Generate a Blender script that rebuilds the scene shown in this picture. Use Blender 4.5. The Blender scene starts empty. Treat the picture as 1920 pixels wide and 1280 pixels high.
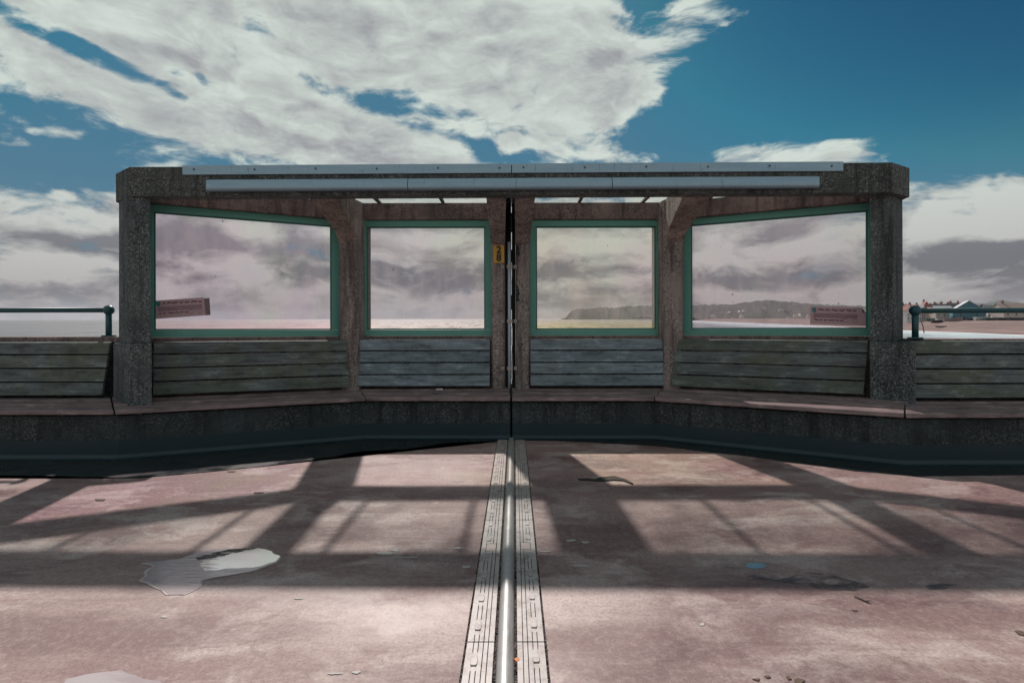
import bpy, bmesh, math, random
from mathutils import Vector, Matrix, noise as mnoise
R = math.radians
random.seed(7)
sc = bpy.context.scene
COL = sc.collection

# ------------------------------------------------------------------ camera
EYE = Vector((0.033, 0.0, 1.12))
cam_d = bpy.data.cameras.new('camera')
cam = bpy.data.objects.new('camera', cam_d); COL.objects.link(cam)
cam.location = EYE
cam.rotation_euler = (R(90), R(0.12), 0)
cam_d.sensor_width = 36; cam_d.lens = 18
cam_d.shift_x = -4.4/1920; cam_d.shift_y = -23/1920
cam_d.clip_start = 0.05; cam_d.clip_end = 60000
sc.camera = cam
sc.cycles.max_bounces = 8; sc.cycles.diffuse_bounces = 3; sc.cycles.glossy_bounces = 3
sc.cycles.transparent_max_bounces = 12; sc.cycles.volume_bounces = 0
sc.cycles.use_denoising = True
sc.cycles.sample_clamp_indirect = 6
sc.view_settings.view_transform = 'Standard'; sc.view_settings.look = 'None'
sc.view_settings.exposure = 0.0; sc.view_settings.gamma = 1.0
SUN_DIR = Vector((-0.205, 0.905, 1.0)).normalized()
SUN_EL = math.asin(SUN_DIR.z); SUN_AZ = math.atan2(SUN_DIR.x, SUN_DIR.y)

# ------------------------------------------------------------------ node helper
class NT:
    def __init__(s, tree): s.t = tree
    def n(s, typ, **kw):
        nd = s.t.nodes.new(typ)
        for k, v in kw.items(): setattr(nd, k, v)
        return nd
    def lk(s, a, b): s.t.links.new(a, b)
    def put(s, sock, v):
        if isinstance(v, bpy.types.NodeSocket): s.lk(v, sock)
        elif v is not None: sock.default_value = v
    def m(s, op, a, b=None, c=None, clamp=False):
        nd = s.n('ShaderNodeMath', operation=op, use_clamp=clamp)
        s.put(nd.inputs[0], a)
        if b is not None: s.put(nd.inputs[1], b)
        if c is not None: s.put(nd.inputs[2], c)
        return nd.outputs[0]
    def v(s, op, a, b=None, scale=None):
        nd = s.n('ShaderNodeVectorMath', operation=op)
        s.put(nd.inputs[0], a)
        if b is not None: s.put(nd.inputs[1], b)
        if scale is not None: s.put(nd.inputs['Scale'], scale)
        return nd.outputs['Value'] if op in ('LENGTH', 'DOT_PRODUCT', 'DISTANCE') else nd.outputs[0]
    def rng(s, x, a, b, c=0.0, d=1.0, smooth=False):
        nd = s.n('ShaderNodeMapRange'); nd.interpolation_type = 'SMOOTHSTEP' if smooth else 'LINEAR'
        s.put(nd.inputs[0], x)
        for i, q in enumerate((a, b, c, d)): nd.inputs[i+1].default_value = q
        return nd.outputs[0]
    def noise(s, vec, scale, detail=4, rough=0.5, dist=0.0, color=False, ntype='FBM'):
        nd = s.n('ShaderNodeTexNoise'); nd.noise_type = ntype
        if vec is not None: s.lk(vec, nd.inputs['Vector'])
        nd.inputs['Scale'].default_value = scale; nd.inputs['Detail'].default_value = detail
        nd.inputs['Roughness'].default_value = rough; nd.inputs['Distortion'].default_value = dist
        return nd.outputs[1] if color else nd.outputs[0]
    def voro(s, vec, scale, feature='F1', rand=1.0, out='Distance'):
        nd = s.n('ShaderNodeTexVoronoi', feature=feature)
        if vec is not None: s.lk(vec, nd.inputs['Vector'])
        nd.inputs['Scale'].default_value = scale; nd.inputs['Randomness'].default_value = rand
        return nd.outputs[out]
    def mix(s, f, a, b, mode='MIX'):
        nd = s.n('ShaderNodeMix', data_type='RGBA', blend_type=mode)
        s.put(nd.inputs[0], f)
        for i, q in ((6, a), (7, b)):
            if isinstance(q, (tuple, list)): q = (*q[:3], 1.0)
            s.put(nd.inputs[i], q)
        return nd.outputs[2]
    def map(s, vec, loc=(0, 0, 0), rot=(0, 0, 0), sc_=(1, 1, 1)):
        nd = s.n('ShaderNodeMapping'); s.lk(vec, nd.inputs[0])
        nd.inputs[1].default_value = loc; nd.inputs[2].default_value = rot; nd.inputs[3].default_value = sc_
        return nd.outputs[0]
    def comb(s, x, y, z):
        nd = s.n('ShaderNodeCombineXYZ')
        s.put(nd.inputs[0], x); s.put(nd.inputs[1], y); s.put(nd.inputs[2], z); return nd.outputs[0]
    def sep(s, v):
        nd = s.n('ShaderNodeSeparateXYZ'); s.lk(v, nd.inputs[0]); return nd.outputs

# ------------------------------------------------------------------ world: sky and clouds
world = bpy.data.worlds.new('World'); sc.world = world; world.use_nodes = True
wt = world.node_tree; wt.nodes.clear(); w = NT(wt)
sky = w.n('ShaderNodeTexSky', sky_type='NISHITA')
sky.sun_disc = False; sky.sun_elevation = SUN_EL; sky.sun_rotation = SUN_AZ
sky.air_density = 1.0; sky.dust_density = 0.6; sky.ozone_density = 2.0
sr, sg_, sb = w.sep(sky.outputs[0])
skyc = w.comb(w.m('MULTIPLY', w.m('POWER', w.m('MINIMUM', sr, 3.45), 3.2), .0105), w.m('MULTIPLY', w.m('POWER', w.m('MINIMUM', sg_, 4.1), 2.4), .062), w.m('MULTIPLY', w.m('POWER', w.m('MINIMUM', sb, 6.5), 1.75), .108))
tc = w.n('ShaderNodeTexCoord'); D = w.v('NORMALIZE', tc.outputs['Generated'])
dx, dy, dz = w.sep(D)
az = w.m('ARCTAN2', dx, dy); el = w.m('ARCSINE', dz)
azel = w.comb(az, el, 0.0)
def sky_at(px, py):
    a = math.atan((px-964)/960.0); return a, math.atan((617-py)/960.0*math.cos(a))
def blob(px, py, rx, ry, rot, s, soft=0.25):
    a, e = sky_at(px, py)
    k = math.cos(a)**2
    ra = rx/960.0*k; re = ry/960.0*math.cos(a)
    # mapping type TEXTURE: inverse transform
    nd = w.n('ShaderNodeMapping', vector_type='TEXTURE'); w.lk(azel, nd.inputs[0])
    nd.inputs[1].default_value = (a, e, 0); nd.inputs[2].default_value = (0, 0, R(rot)); nd.inputs[3].default_value = (ra, re, 1)
    l = w.v('LENGTH', nd.outputs[0])
    return w.rng(l, 1.35, soft, 0.0, s, True)
BLOBS = [(520, 90, 760, 190, 0, .42), (250, 60, 420, 100, 0, .25), (1110, 195, 130, 60, 0, .3),  # the weather of that day: cloud banks in the sunward sky, by direction
    (560, 20, 760, 120, 0, .75), (900, 90, 400, 100, -4, .55), (1130, 150, 170, 80, 10, .40), (1090, 215, 130, 40, 8, .42),
    (1310, 40, 80, 50, 15, .42), (1120, 285, 130, 34, 0, .50),
    (200, 170, 420, 62, -12, .80), (560, 245, 380, 66, -9, .95), (660, 262, 240, 56, -10, 1.1), (1160, 190, 90, 40, 5, .5), (330, 262, 130, 40, 0, .3), (955, 268, 34, 18, 0, 1.0),
    (1490, 285, 190, 40, -3, 1.25), (1620, 300, 120, 22, 0, .5),
    (20, 264, 46, 16, 0, .8), (130, 252, 60, 16, 0, .55), (65, 245, 22, 9, 0, .5),
    (60, 400, 260, 52, -5, .50), (95, 505, 90, 42, 0, .7), (120, 362, 30, 12, 0, .5),
    (1830, 430, 220, 60, 0, .55), (1800, 500, 260, 70, 0, .65), (1720, 360, 90, 26, 0, .3),
    (960, 500, 1000, 130, 0, .75), (700, 400, 400, 60, 0, .5), (1250, 410, 300, 50, 0, .5),
    # clear sky
    (1600, 120, 380, 190, 0, -1.1), (1800, 270, 200, 60, 0, -.45), (1330, 200, 130, 80, 0, -.55), (130, 310, 260, 46, -10, -.75),
    (190, 108, 240, 24, -14, -1.25), (390, 158, 160, 18, -12, -.9), (1210, 250, 60, 40, 0, -.6), (780, 200, 130, 14, -4, -.35), (925, 285, 60, 30, 0, -.6), (420, 30, 120, 28, -5, -.3), (40, 330, 160, 40, 0, -.5),
]
tot = None
for b in BLOBS:
    o = blob(*b[:5], b[5]*.8); tot = o if tot is None else w.m('ADD', tot, o)
lowbias = w.rng(el, 0.02, 0.30, 0.35, -0.10, True)
tot = w.m('ADD', tot, lowbias)
tot = w.m('ADD', tot, w.rng(dy, .25, -.35, 0.0, .42, True))   # unseen cloud added behind the camera to lift the ambient fill
# cloud noise in a space flattened with height, as seen from below
pv = w.comb(az, w.m('MULTIPLY', el, 2.1), 0.0)
pv = w.map(pv, rot=(0, 0, R(14)))
p3 = w.v('ADD', w.v('MULTIPLY', D, (1.0, 1.0, 2.6)), w.v('SCALE', w.noise(D, 2.6, 4, .55, color=True), scale=0.26))
def cn(off):
    q = w.v('ADD', p3, off)
    a = w.noise(q, 6.2, 12, 0.60, 0.25)
    b = w.noise(q, 14.0, 8, 0.58)
    return w.m('ADD', w.m('MULTIPLY', w.m('SUBTRACT', a, 0.5), 3.3), w.m('MULTIPLY', w.m('SUBTRACT', b, 0.5), 1.0))
n0 = cn((0, 0, 0)); n1 = cn((-0.008, 0.01, 0.05))
d0 = w.m('ADD', tot, n0); d1 = w.m('ADD', tot, n1)
alpha = w.rng(d0, -0.06, 0.50, 0, 1, True)
relief = w.m('MULTIPLY', w.m('SUBTRACT', d0, d1), .8)
thick = w.rng(d0, 0.35, 1.35, 0, 1, True)
lowf = w.rng(el, 0.03, 0.30, 1.0, 0.0, True)
bright = w.mix(lowf, (6.3, 7.0, 6.5), (4.7, 4.5, 4.45))
grey = w.mix(lowf, (3.3, 3.4, 3.6), (1.15, 1.2, 1.38))
shade = w.m('ADD', w.m('MULTIPLY', thick, 0.42), w.m('SUBTRACT', 0.22, relief), clamp=True)
shade = w.m('ADD', shade, w.m('MULTIPLY', w.m('SUBTRACT', w.noise(p3, 15, 9, .62, .3), .5), w.m('ADD', w.m('MULTIPLY', lowf, 2.4), .9)))
shade = w.m('ADD', shade, w.m('MULTIPLY', w.m('SUBTRACT', w.noise(p3, 5.5, 6, .55), .5), w.m('ADD', w.m('MULTIPLY', lowf, 2.6), .8)))
SHB = [(1850, 395, 90, 40, 0, -1.2), (1745, 430, 60, 30, 0, -1.0), (1900, 430, 50, 26, 0, -.7), (1830, 482, 150, 24, 0, 1.1), (1780, 462, 60, 14, 8, .5), (1700, 545, 200, 26, 0, -.4), (90, 500, 80, 34, 0, -1.0), (150, 415, 150, 26, -4, -.5), (120, 455, 160, 26, 0, .8), (180, 560, 120, 22, 0, .5),
  (340, 455, 130, 42, 0, .9), (560, 480, 80, 60, 0, .7), (430, 500, 110, 22, -6, -.7), (475, 430, 60, 30, 0, -.7), (590, 430, 60, 26, 0, -.5), (800, 445, 120, 30, -8, -.5), (760, 520, 150, 34, 0, .6), (1130, 462, 110, 22, 0, -.7), (1100, 505, 130, 18, 0, .4), (1480, 440, 60, 20, 0, .6),
  (1400, 480, 130, 26, 6, -.8), (1560, 440, 110, 34, 12, -.8), (1450, 530, 190, 18, 0, .8), (1380, 560, 120, 14, 0, -.6)]
for b in SHB:
    shade = w.m('ADD', shade, blob(*b))
shade = w.m('MAXIMUM', w.m('MINIMUM', shade, 1.15), -.15)
gw = w.mix(w.rng(dy, .25, -.35, 0, 1, True), grey, (4.7, 4.1, 4.1))  # warm tint on the added cloud out of view, to redden the fill
ccol = w.mix(w.m('MAXIMUM', w.m('MINIMUM', shade, 1.0), 0.0), bright, gw)
# high haze towards the horizon
hz = w.rng(el, 0.0, 0.11, 0.62, 0.0, True)
base = w.mix(w.rng(el, 0.0, 0.35, 0.55, 0.0, True), skyc, (1.5, 2.35, 2.9))
full = w.mix(alpha, base, ccol)
full = w.mix(hz, full, (2.9, 2.6, 2.6))
bg = w.n('ShaderNodeBackground'); w.lk(full, bg.inputs[0]); bg.inputs[1].default_value = 0.1
wo = w.n('ShaderNodeOutputWorld'); w.lk(bg.outputs[0], wo.inputs[0])

# ------------------------------------------------------------------ sun
sd = bpy.data.lights.new('sun', 'SUN'); sd.energy = 5.0; sd.angle = R(1.2); sd.color = (1.0, 0.90, 0.84)
sun = bpy.data.objects.new('sun', sd); COL.objects.link(sun)
sun.rotation_euler = (-SUN_DIR).to_track_quat('-Z', 'Y').to_euler(); sun.location = (0, 0, 20)

# ------------------------------------------------------------------ materials
MATS = {}
def mat(name):
    m = bpy.data.materials.new(name); m.use_nodes = True; t = m.node_tree; t.nodes.clear()
    q = NT(t); out = q.n('ShaderNodeOutputMaterial'); MATS[name] = m
    return m, q, out
def pbsdf(q, out, col, rough=.6, bump=None, bstr=.3, bdist=.01, metal=0.0, spec=.5, ior=1.5, link=True):
    b = q.n('ShaderNodeBsdfPrincipled')
    if isinstance(col, (tuple, list)): col = (*col[:3], 1.0)
    q.put(b.inputs['Base Color'], col); q.put(b.inputs['Roughness'], rough); q.put(b.inputs['Metallic'], metal)
    b.inputs['Specular IOR Level'].default_value = spec; b.inputs['IOR'].default_value = ior
    if bump is not None:
        bn = q.n('ShaderNodeBump'); bn.inputs['Strength'].default_value = bstr; bn.inputs['Distance'].default_value = bdist
        q.lk(bump, bn.inputs['Height']); q.lk(bn.outputs[0], b.inputs['Normal'])
    if link: q.lk(b.outputs[0], out.inputs[0])
    return b
def objc(q): return q.n('ShaderNodeTexCoord').outputs['Object']
def rand(q): return q.n('ShaderNodeObjectInfo').outputs['Random']

def m_concrete(name, base, dark, peb, moss, pscale=70, cover=.5):
    m, q, out = mat(name); c = objc(q)
    big = q.noise(c, 2.2, 6, .6); med = q.noise(c, 9, 6, .65)
    col = q.mix(q.rng(big, .35, .65, 0, 1, True), dark, base)
    col = q.mix(q.m('MULTIPLY', q.rng(med, .5, .7, 0, 1, True), .6), col, moss)
    def cells(sc_):
        vn = q.n('ShaderNodeTexVoronoi', feature='F1'); q.lk(c, vn.inputs['Vector']); vn.inputs['Scale'].default_value = sc_
        return vn.outputs['Distance'], q.sep(vn.outputs['Color'])[0]
    vd, vr = cells(pscale); vd2, vr2 = cells(pscale*2.1)
    patch = q.rng(q.noise(c, 3.5, 4, .55), .36, .56, .25, 1)
    on = q.m('MULTIPLY', q.m('MULTIPLY', q.rng(vr, 1-cover, 1, 0, 1), q.rng(vd, .60, .35, 0, 1)), patch)
    on2 = q.m('MULTIPLY', q.rng(vr2, 1-cover*.8, 1, 0, .8), patch)
    hole = q.m('MULTIPLY', q.m('MULTIPLY', q.rng(vr, .42, .25, 0, 1), q.rng(vd, .55, .3, 0, 1)), patch)
    col = q.mix(q.m('MULTIPLY', hole, .85), col, (.014, .016, .018))
    col = q.mix(q.m('MULTIPLY', q.rng(vr2, .3, .15, 0, .6), patch), col, (.02, .022, .024))
    col = q.mix(on2, col, peb); col = q.mix(on, col, tuple(v*1.25 for v in peb))
    streak = q.noise(q.map(c, sc_=(14, 14, 1.2)), 1.0, 4, .6)
    col = q.mix(q.rng(streak, .50, .68, 0, .75), col, tuple(v*.35 for v in dark))
    col = q.mix(q.rng(q.noise(c, 1.7, 7, .7), .55, .70, 0, .6), col, tuple(min(1, v*1.6) for v in base))
    h = q.m('ADD', q.m('MULTIPLY', on, .6), q.m('ADD', q.noise(c, 60, 4, .6), q.m('MULTIPLY', hole, -1.0)))
    pbsdf(q, out, col, .85, h, .9, .006)
    return m
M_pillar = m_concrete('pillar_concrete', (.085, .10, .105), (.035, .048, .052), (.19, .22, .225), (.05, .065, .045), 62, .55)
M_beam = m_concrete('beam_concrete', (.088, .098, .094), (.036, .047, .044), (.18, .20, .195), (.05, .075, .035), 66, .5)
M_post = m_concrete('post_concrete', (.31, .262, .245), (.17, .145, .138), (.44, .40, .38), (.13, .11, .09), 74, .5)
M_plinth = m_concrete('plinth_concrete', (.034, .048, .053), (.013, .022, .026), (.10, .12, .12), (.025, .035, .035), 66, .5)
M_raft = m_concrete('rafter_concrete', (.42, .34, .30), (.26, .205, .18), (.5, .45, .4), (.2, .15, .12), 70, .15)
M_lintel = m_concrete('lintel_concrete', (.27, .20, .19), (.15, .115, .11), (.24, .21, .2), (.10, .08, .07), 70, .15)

def m_wood(name, base, dark, moss, mossamt, rough=.75):
    m, q, out = mat(name); c = objc(q); r = rand(q)
    off = q.comb(q.m('MULTIPLY', r, 37.0), q.m('MULTIPLY', r, 11.0), 0.0)
    c2 = q.v('ADD', c, off)
    grain = q.noise(q.map(c2, sc_=(2.2, 60, 60)), 1.0, 8, .62, .4)
    fine = q.noise(q.map(c2, sc_=(9, 220, 220)), 1.0, 4, .6)
    big = q.noise(c2, 2.4, 5, .6)
    col = q.mix(q.rng(grain, .38, .66, 0, 1), dark, base)
    col = q.mix(q.rng(fine, .55, .75, 0, .35), col, dark)
    col = q.mix(q.m('MULTIPLY', q.rng(big, .42, .62, 0, 1, True), mossamt), col, moss)
    col = q.mix(q.m('MULTIPLY', r, .5), col, dark)
    st2 = q.noise(q.map(c2, sc_=(3, 9, 9)), 1.6, 8, .7)
    col = q.mix(q.rng(st2, .50, .66, 0, .75, True), col, tuple(v*.45 for v in dark))
    col = q.mix(q.rng(st2, .46, .36, 0, .5, True), col, tuple(min(1, v*1.45) for v in base))
    spots = q.rng(q.voro(c2, 16), .10, .04, 0, 1)
    col = q.mix(q.m('MULTIPLY', spots, .25), col, (.35, .37, .36))
    knots = q.rng(q.noise(c2, 30, 3, .7), .68, .76, 0, .7)
    col = q.mix(knots, col, (.02, .02, .022))
    h = q.m('ADD', q.m('MULTIPLY', grain, 1.0), q.m('MULTIPLY', fine, .5))
    pbsdf(q, out, col, rough, h, .6, .004)
    return m
M_slat = m_wood('slat_wood_blue', (.25, .32, .375), (.12, .165, .195), (.15, .18, .16), .35)
M_slatg = m_wood('slat_wood_green', (.17, .205, .21), (.07, .09, .095), (.095, .115, .055), .7)
M_seat = m_wood('seat_wood', (.33, .25, .255), (.15, .115, .12), (.17, .15, .135), .35, .6)

def m_paint(name, col, col2, rough=.45, chip=(.03, .03, .03), amt=.5):
    m, q, out = mat(name); c = objc(q)
    k = q.mix(q.noise(c, 3.5, 5, .6), col, col2)
    k = q.mix(q.m('MULTIPLY', q.rng(q.noise(c, 26, 5, .7), .64, .72, 0, 1), amt), k, chip)
    pbsdf(q, out, k, rough, q.noise(c, 40, 4, .6), .15, .003); return m
M_frame = m_paint('green_frame_paint', (.125, .37, .30), (.085, .29, .24), .4, (.02, .05, .045), .5)
M_bead = m_paint('bead_paint', (.04, .17, .15), (.03, .13, .12), .4)
M_rail = m_paint('rail_paint', (.012, .085, .10), (.008, .055, .07), .35, (.05, .05, .05))
M_skirt = m_paint('skirt_paint', (.003, .028, .042), (.002, .016, .026), .5, (.01, .012, .014))
M_fillet = m_paint('fillet_paint', (.004, .030, .044), (.002, .014, .022), .5, (.01, .012, .014))
M_gap = m_paint('dark_gap', (.012, .012, .014), (.02, .018, .018), .9)

m, q, out = mat('galvanised_metal'); c = objc(q)
k = q.mix(q.noise(q.map(c, sc_=(1, 8, 8)), 3, 6, .65), (.21, .33, .42), (.36, .49, .57))
k = q.mix(q.rng(q.noise(q.map(c, sc_=(30, 3, 3)), 1, 5, .7), .58, .70, 0, .6), k, (.12, .15, .18))
k = q.mix(q.rng(q.voro(c, 9), .045, .02, 0, .85), k, (.03, .03, .03))
pbsdf(q, out, k, .38, q.noise(c, 30, 3), .1, .003, .6); M_galv = m
m, q, out = mat('pipe_metal'); c = objc(q)
k = q.mix(q.noise(c, 30, 6, .6), (.36, .36, .355), (.55, .55, .54))
k = q.mix(q.rng(q.noise(q.map(c, sc_=(40, 4, 40)), 1, 5, .7), .55, .7, 0, .5), k, (.2, .17, .16))
pbsdf(q, out, k, .40, q.noise(c, 120, 4), .2, .002, .45); M_pipe = m
m, q, out = mat('plate_rubber'); c = objc(q)
k = q.mix(q.noise(c, 8, 6, .65), (.30, .265, .255), (.47, .45, .44))
k = q.mix(q.rng(q.noise(c, 18, 8, .75), .48, .62, 0, .8), k, (.20, .15, .14))
pbsdf(q, out, k, .5, q.noise(c, 160, 3), .25, .002); M_plate = m
m, q, out = mat('plate_worn'); c = objc(q)
k = q.mix(q.noise(c, 20, 6, .65), (.30, .22, .2), (.48, .42, .40))
pbsdf(q, out, k, .6, q.noise(c, 160, 3), .25, .002); M_platew = m
m, q, out = mat('conduit_plastic'); c = objc(q)
k = q.mix(q.noise(c, 12, 4), (.36, .46, .53), (.45, .54, .60)); pbsdf(q, out, k, .4); M_cond = m
m, q, out = mat('black_stain'); c = objc(q)
tr = q.n('ShaderNodeBsdfTransparent'); pb = pbsdf(q, out, (.006, .02, .022), .7, link=False)
e = q.rng(q.noise(c, 22, 5, .65), .42, .52, 0, 1)
mx = q.n('ShaderNodeMixShader'); q.lk(e, mx.inputs[0]); q.lk(tr.outputs[0], mx.inputs[1]); q.lk(pb.outputs[0], mx.inputs[2]); q.lk(mx.outputs[0], out.inputs[0]); M_stain = m

def m_flat(name, col, rough=.7, var=.25, scale=8):
    m, q, out = mat(name); c = objc(q)
    k = q.mix(q.noise(c, scale, 5, .6), tuple(v*(1-var) for v in col), tuple(min(1, v*(1+var)) for v in col))
    pbsdf(q, out, k, rough); return m
M_yellow = m_flat('sign_yellow', (.56, .33, .045), .5, .15, 20)
M_black = m_flat('print_black', (.015, .017, .02), .6)
M_bracket = m_flat('bracket_steel', (.34, .31, .30), .45)
M_screw = m_flat('screw_steel', (.08, .075, .07), .4)
M_paper = m_flat('notice_paper', (.52, .35, .38), .7, .12, 30)
M_paperb = m_flat('notice_back', (.20, .15, .15), .7, .12, 30)
M_teal = m_flat('notice_teal', (.03, .22, .22), .6)
M_ink = m_flat('notice_ink', (.06, .03, .05), .6)
M_weed = m_flat('dried_seaweed', (.018, .02, .016), .8, .5, 60)
M_leaf = m_flat('dead_leaf', (.09, .06, .04), .8, .4, 60)
M_orange = m_flat('orange_leaf', (.55, .17, .05), .7)
M_drop = m_flat('bird_dropping', (.42, .40, .39), .8, .2, 60)
M_twig = m_flat('twig_bark', (.05, .035, .03), .9)
M_silt = m_flat('pale_silt', (.46, .40, .39), .75, .2, 30)
M_scrap = m_flat('paper_scrap', (.75, .75, .74), .8)

# deck surface
m, q, out = mat('deck_surface'); c = objc(q)
cs = q.map(c, sc_=(.55, 1.1, 1))
warp = q.v('ADD', cs, q.v('SCALE', q.noise(c, 1.6, 4, .6, color=True), scale=.55))
big = q.noise(warp, 1.1, 7, .62); med = q.noise(q.v('ADD', warp, (5, 3, 1)), 3.4, 8, .68)
fine = q.noise(c, 210, 3, .6); grit = q.voro(c, 190)
col = q.mix(q.rng(big, .40, .60, 0, 1, True), (.33, .235, .225), (.45, .375, .345))
col = q.mix(q.rng(med, .47, .62, 0, .9, True), col, (.68, .66, .62))
blot = q.noise(q.v('ADD', warp, (9, 1, 4)), 1.7, 8, .68)
col = q.mix(q.rng(blot, .52, .64, 0, .80, True), col, (.20, .12, .12))
stre = q.noise(q.map(c, rot=(0, 0, R(4)), sc_=(.9, 8, 1)), 1.7, 8, .7)
col = q.mix(q.rng(stre, .50, .70, 0, .6, True), col, (.24, .155, .14))
stre2 = q.noise(q.map(c, rot=(0, 0, R(-3)), sc_=(1.4, 10, 1)), 2.3, 8, .7)
col = q.mix(q.rng(stre2, .52, .72, 0, .5, True), col, (.68, .655, .61))
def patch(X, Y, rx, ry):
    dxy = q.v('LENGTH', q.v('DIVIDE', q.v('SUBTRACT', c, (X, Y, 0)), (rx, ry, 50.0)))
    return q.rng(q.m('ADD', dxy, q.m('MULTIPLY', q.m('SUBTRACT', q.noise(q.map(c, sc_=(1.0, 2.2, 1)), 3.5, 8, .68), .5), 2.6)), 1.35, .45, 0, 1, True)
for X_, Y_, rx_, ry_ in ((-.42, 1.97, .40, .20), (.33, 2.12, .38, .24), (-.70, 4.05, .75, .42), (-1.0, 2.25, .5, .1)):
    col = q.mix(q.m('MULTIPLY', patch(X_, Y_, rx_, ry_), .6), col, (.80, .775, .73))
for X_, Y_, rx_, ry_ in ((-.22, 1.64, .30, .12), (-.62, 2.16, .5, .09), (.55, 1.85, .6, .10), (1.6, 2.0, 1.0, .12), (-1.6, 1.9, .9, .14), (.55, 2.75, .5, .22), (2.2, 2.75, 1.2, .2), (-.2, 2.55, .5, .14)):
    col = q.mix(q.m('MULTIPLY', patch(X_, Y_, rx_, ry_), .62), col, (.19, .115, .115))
damp = q.noise(q.v('ADD', warp, (2, 8, 7)), 1.0, 6, .62)
dampf = q.rng(damp, .52, .64, 0, 1, True)
col = q.mix(q.m('MULTIPLY', dampf, .4), col, (.15, .11, .115))
fine2 = q.noise(c, 75, 5, .75)
g30 = q.noise(c, 32, 6, .78)
col = q.mix(q.rng(fine2, .34, .58, .5, 0), col, (.12, .085, .085))
col = q.mix(q.rng(g30, .50, .62, 0, .22), col, (.70, .66, .62))
col = q.mix(q.rng(g30, .46, .36, 0, .22), col, (.13, .09, .09))
col = q.mix(q.rng(fine, .56, .72, 0, .35), col, (.80, .77, .73))
spk = q.m('MULTIPLY', q.rng(q.voro(c, 13), .05, .025, 0, 1), .6)
col = q.mix(spk, col, (.05, .04, .04))
rg = q.rng(damp, .50, .66, .66, .36, True)
col = q.mix(1.0, col, (.67, .575, .575), 'MULTIPLY')
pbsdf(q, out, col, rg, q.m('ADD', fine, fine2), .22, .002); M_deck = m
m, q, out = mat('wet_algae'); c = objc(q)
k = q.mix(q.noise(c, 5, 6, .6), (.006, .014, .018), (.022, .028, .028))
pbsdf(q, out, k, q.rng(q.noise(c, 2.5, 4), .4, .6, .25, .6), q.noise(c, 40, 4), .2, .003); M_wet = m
m, q, out = mat('damp_deck'); c = objc(q)
k = q.mix(q.noise(c, 14, 6, .6), (.05, .045, .047), (.13, .11, .11))
pb = pbsdf(q, out, k, .3, q.noise(c, 60, 4), .3, .003, link=False)
tr = q.n('ShaderNodeBsdfTransparent'); mx = q.n('ShaderNodeMixShader'); q.lk(q.rng(q.noise(q.map(c, sc_=(1, 2.4, 1)), 5, 6, .65), .44, .62, 0, .7, True), mx.inputs[0])
q.lk(tr.outputs[0], mx.inputs[1]); q.lk(pb.outputs[0], mx.inputs[2]); q.lk(mx.outputs[0], out.inputs[0]); M_damp = m

# puddle water: shallow film over pale silt
m, q, out = mat('puddle_water'); c = objc(q); x, y, z = q.sep(c)
rip = q.noise(q.map(c, rot=(0, 0, R(12)), sc_=(9, 42, 1)), 1.0, 3, .6)
b = pbsdf(q, out, (.46, .40, .41), q.rng(q.noise(c, 3, 3), .4, .6, .06, .12), rip, .4, .004, 0, .5, 2.2)
b.inputs['Metallic'].default_value = 0.1
M_water = m
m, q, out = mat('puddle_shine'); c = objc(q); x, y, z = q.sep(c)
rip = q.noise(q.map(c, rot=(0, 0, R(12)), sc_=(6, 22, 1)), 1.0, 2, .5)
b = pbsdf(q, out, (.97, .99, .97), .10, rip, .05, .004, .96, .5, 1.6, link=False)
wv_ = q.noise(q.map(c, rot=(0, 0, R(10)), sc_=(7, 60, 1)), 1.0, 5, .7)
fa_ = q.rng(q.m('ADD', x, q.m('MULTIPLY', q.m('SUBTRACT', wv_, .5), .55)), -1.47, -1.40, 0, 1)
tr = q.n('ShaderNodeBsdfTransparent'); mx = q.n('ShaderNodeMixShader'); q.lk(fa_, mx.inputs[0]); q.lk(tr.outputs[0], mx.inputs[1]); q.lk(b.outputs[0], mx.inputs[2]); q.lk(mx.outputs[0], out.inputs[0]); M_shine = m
m, q, out = mat('dark_reflection_paint'); c = objc(q)  # paints the post's dark reflection, broken into ripple streaks
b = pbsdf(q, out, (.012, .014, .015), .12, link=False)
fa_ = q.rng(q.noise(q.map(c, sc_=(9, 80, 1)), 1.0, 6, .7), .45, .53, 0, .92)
tr = q.n('ShaderNodeBsdfTransparent'); mx = q.n('ShaderNodeMixShader'); q.lk(fa_, mx.inputs[0]); q.lk(tr.outputs[0], mx.inputs[1]); q.lk(b.outputs[0], mx.inputs[2]); q.lk(mx.outputs[0], out.inputs[0]); M_darkrefl = m
m, q, out = mat('small_puddle'); c = objc(q)
pbsdf(q, out, (.22, .30, .34), .08, q.noise(c, 8, 2), .05, .004, .35, .5, 2.4); M_pud2 = m

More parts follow.
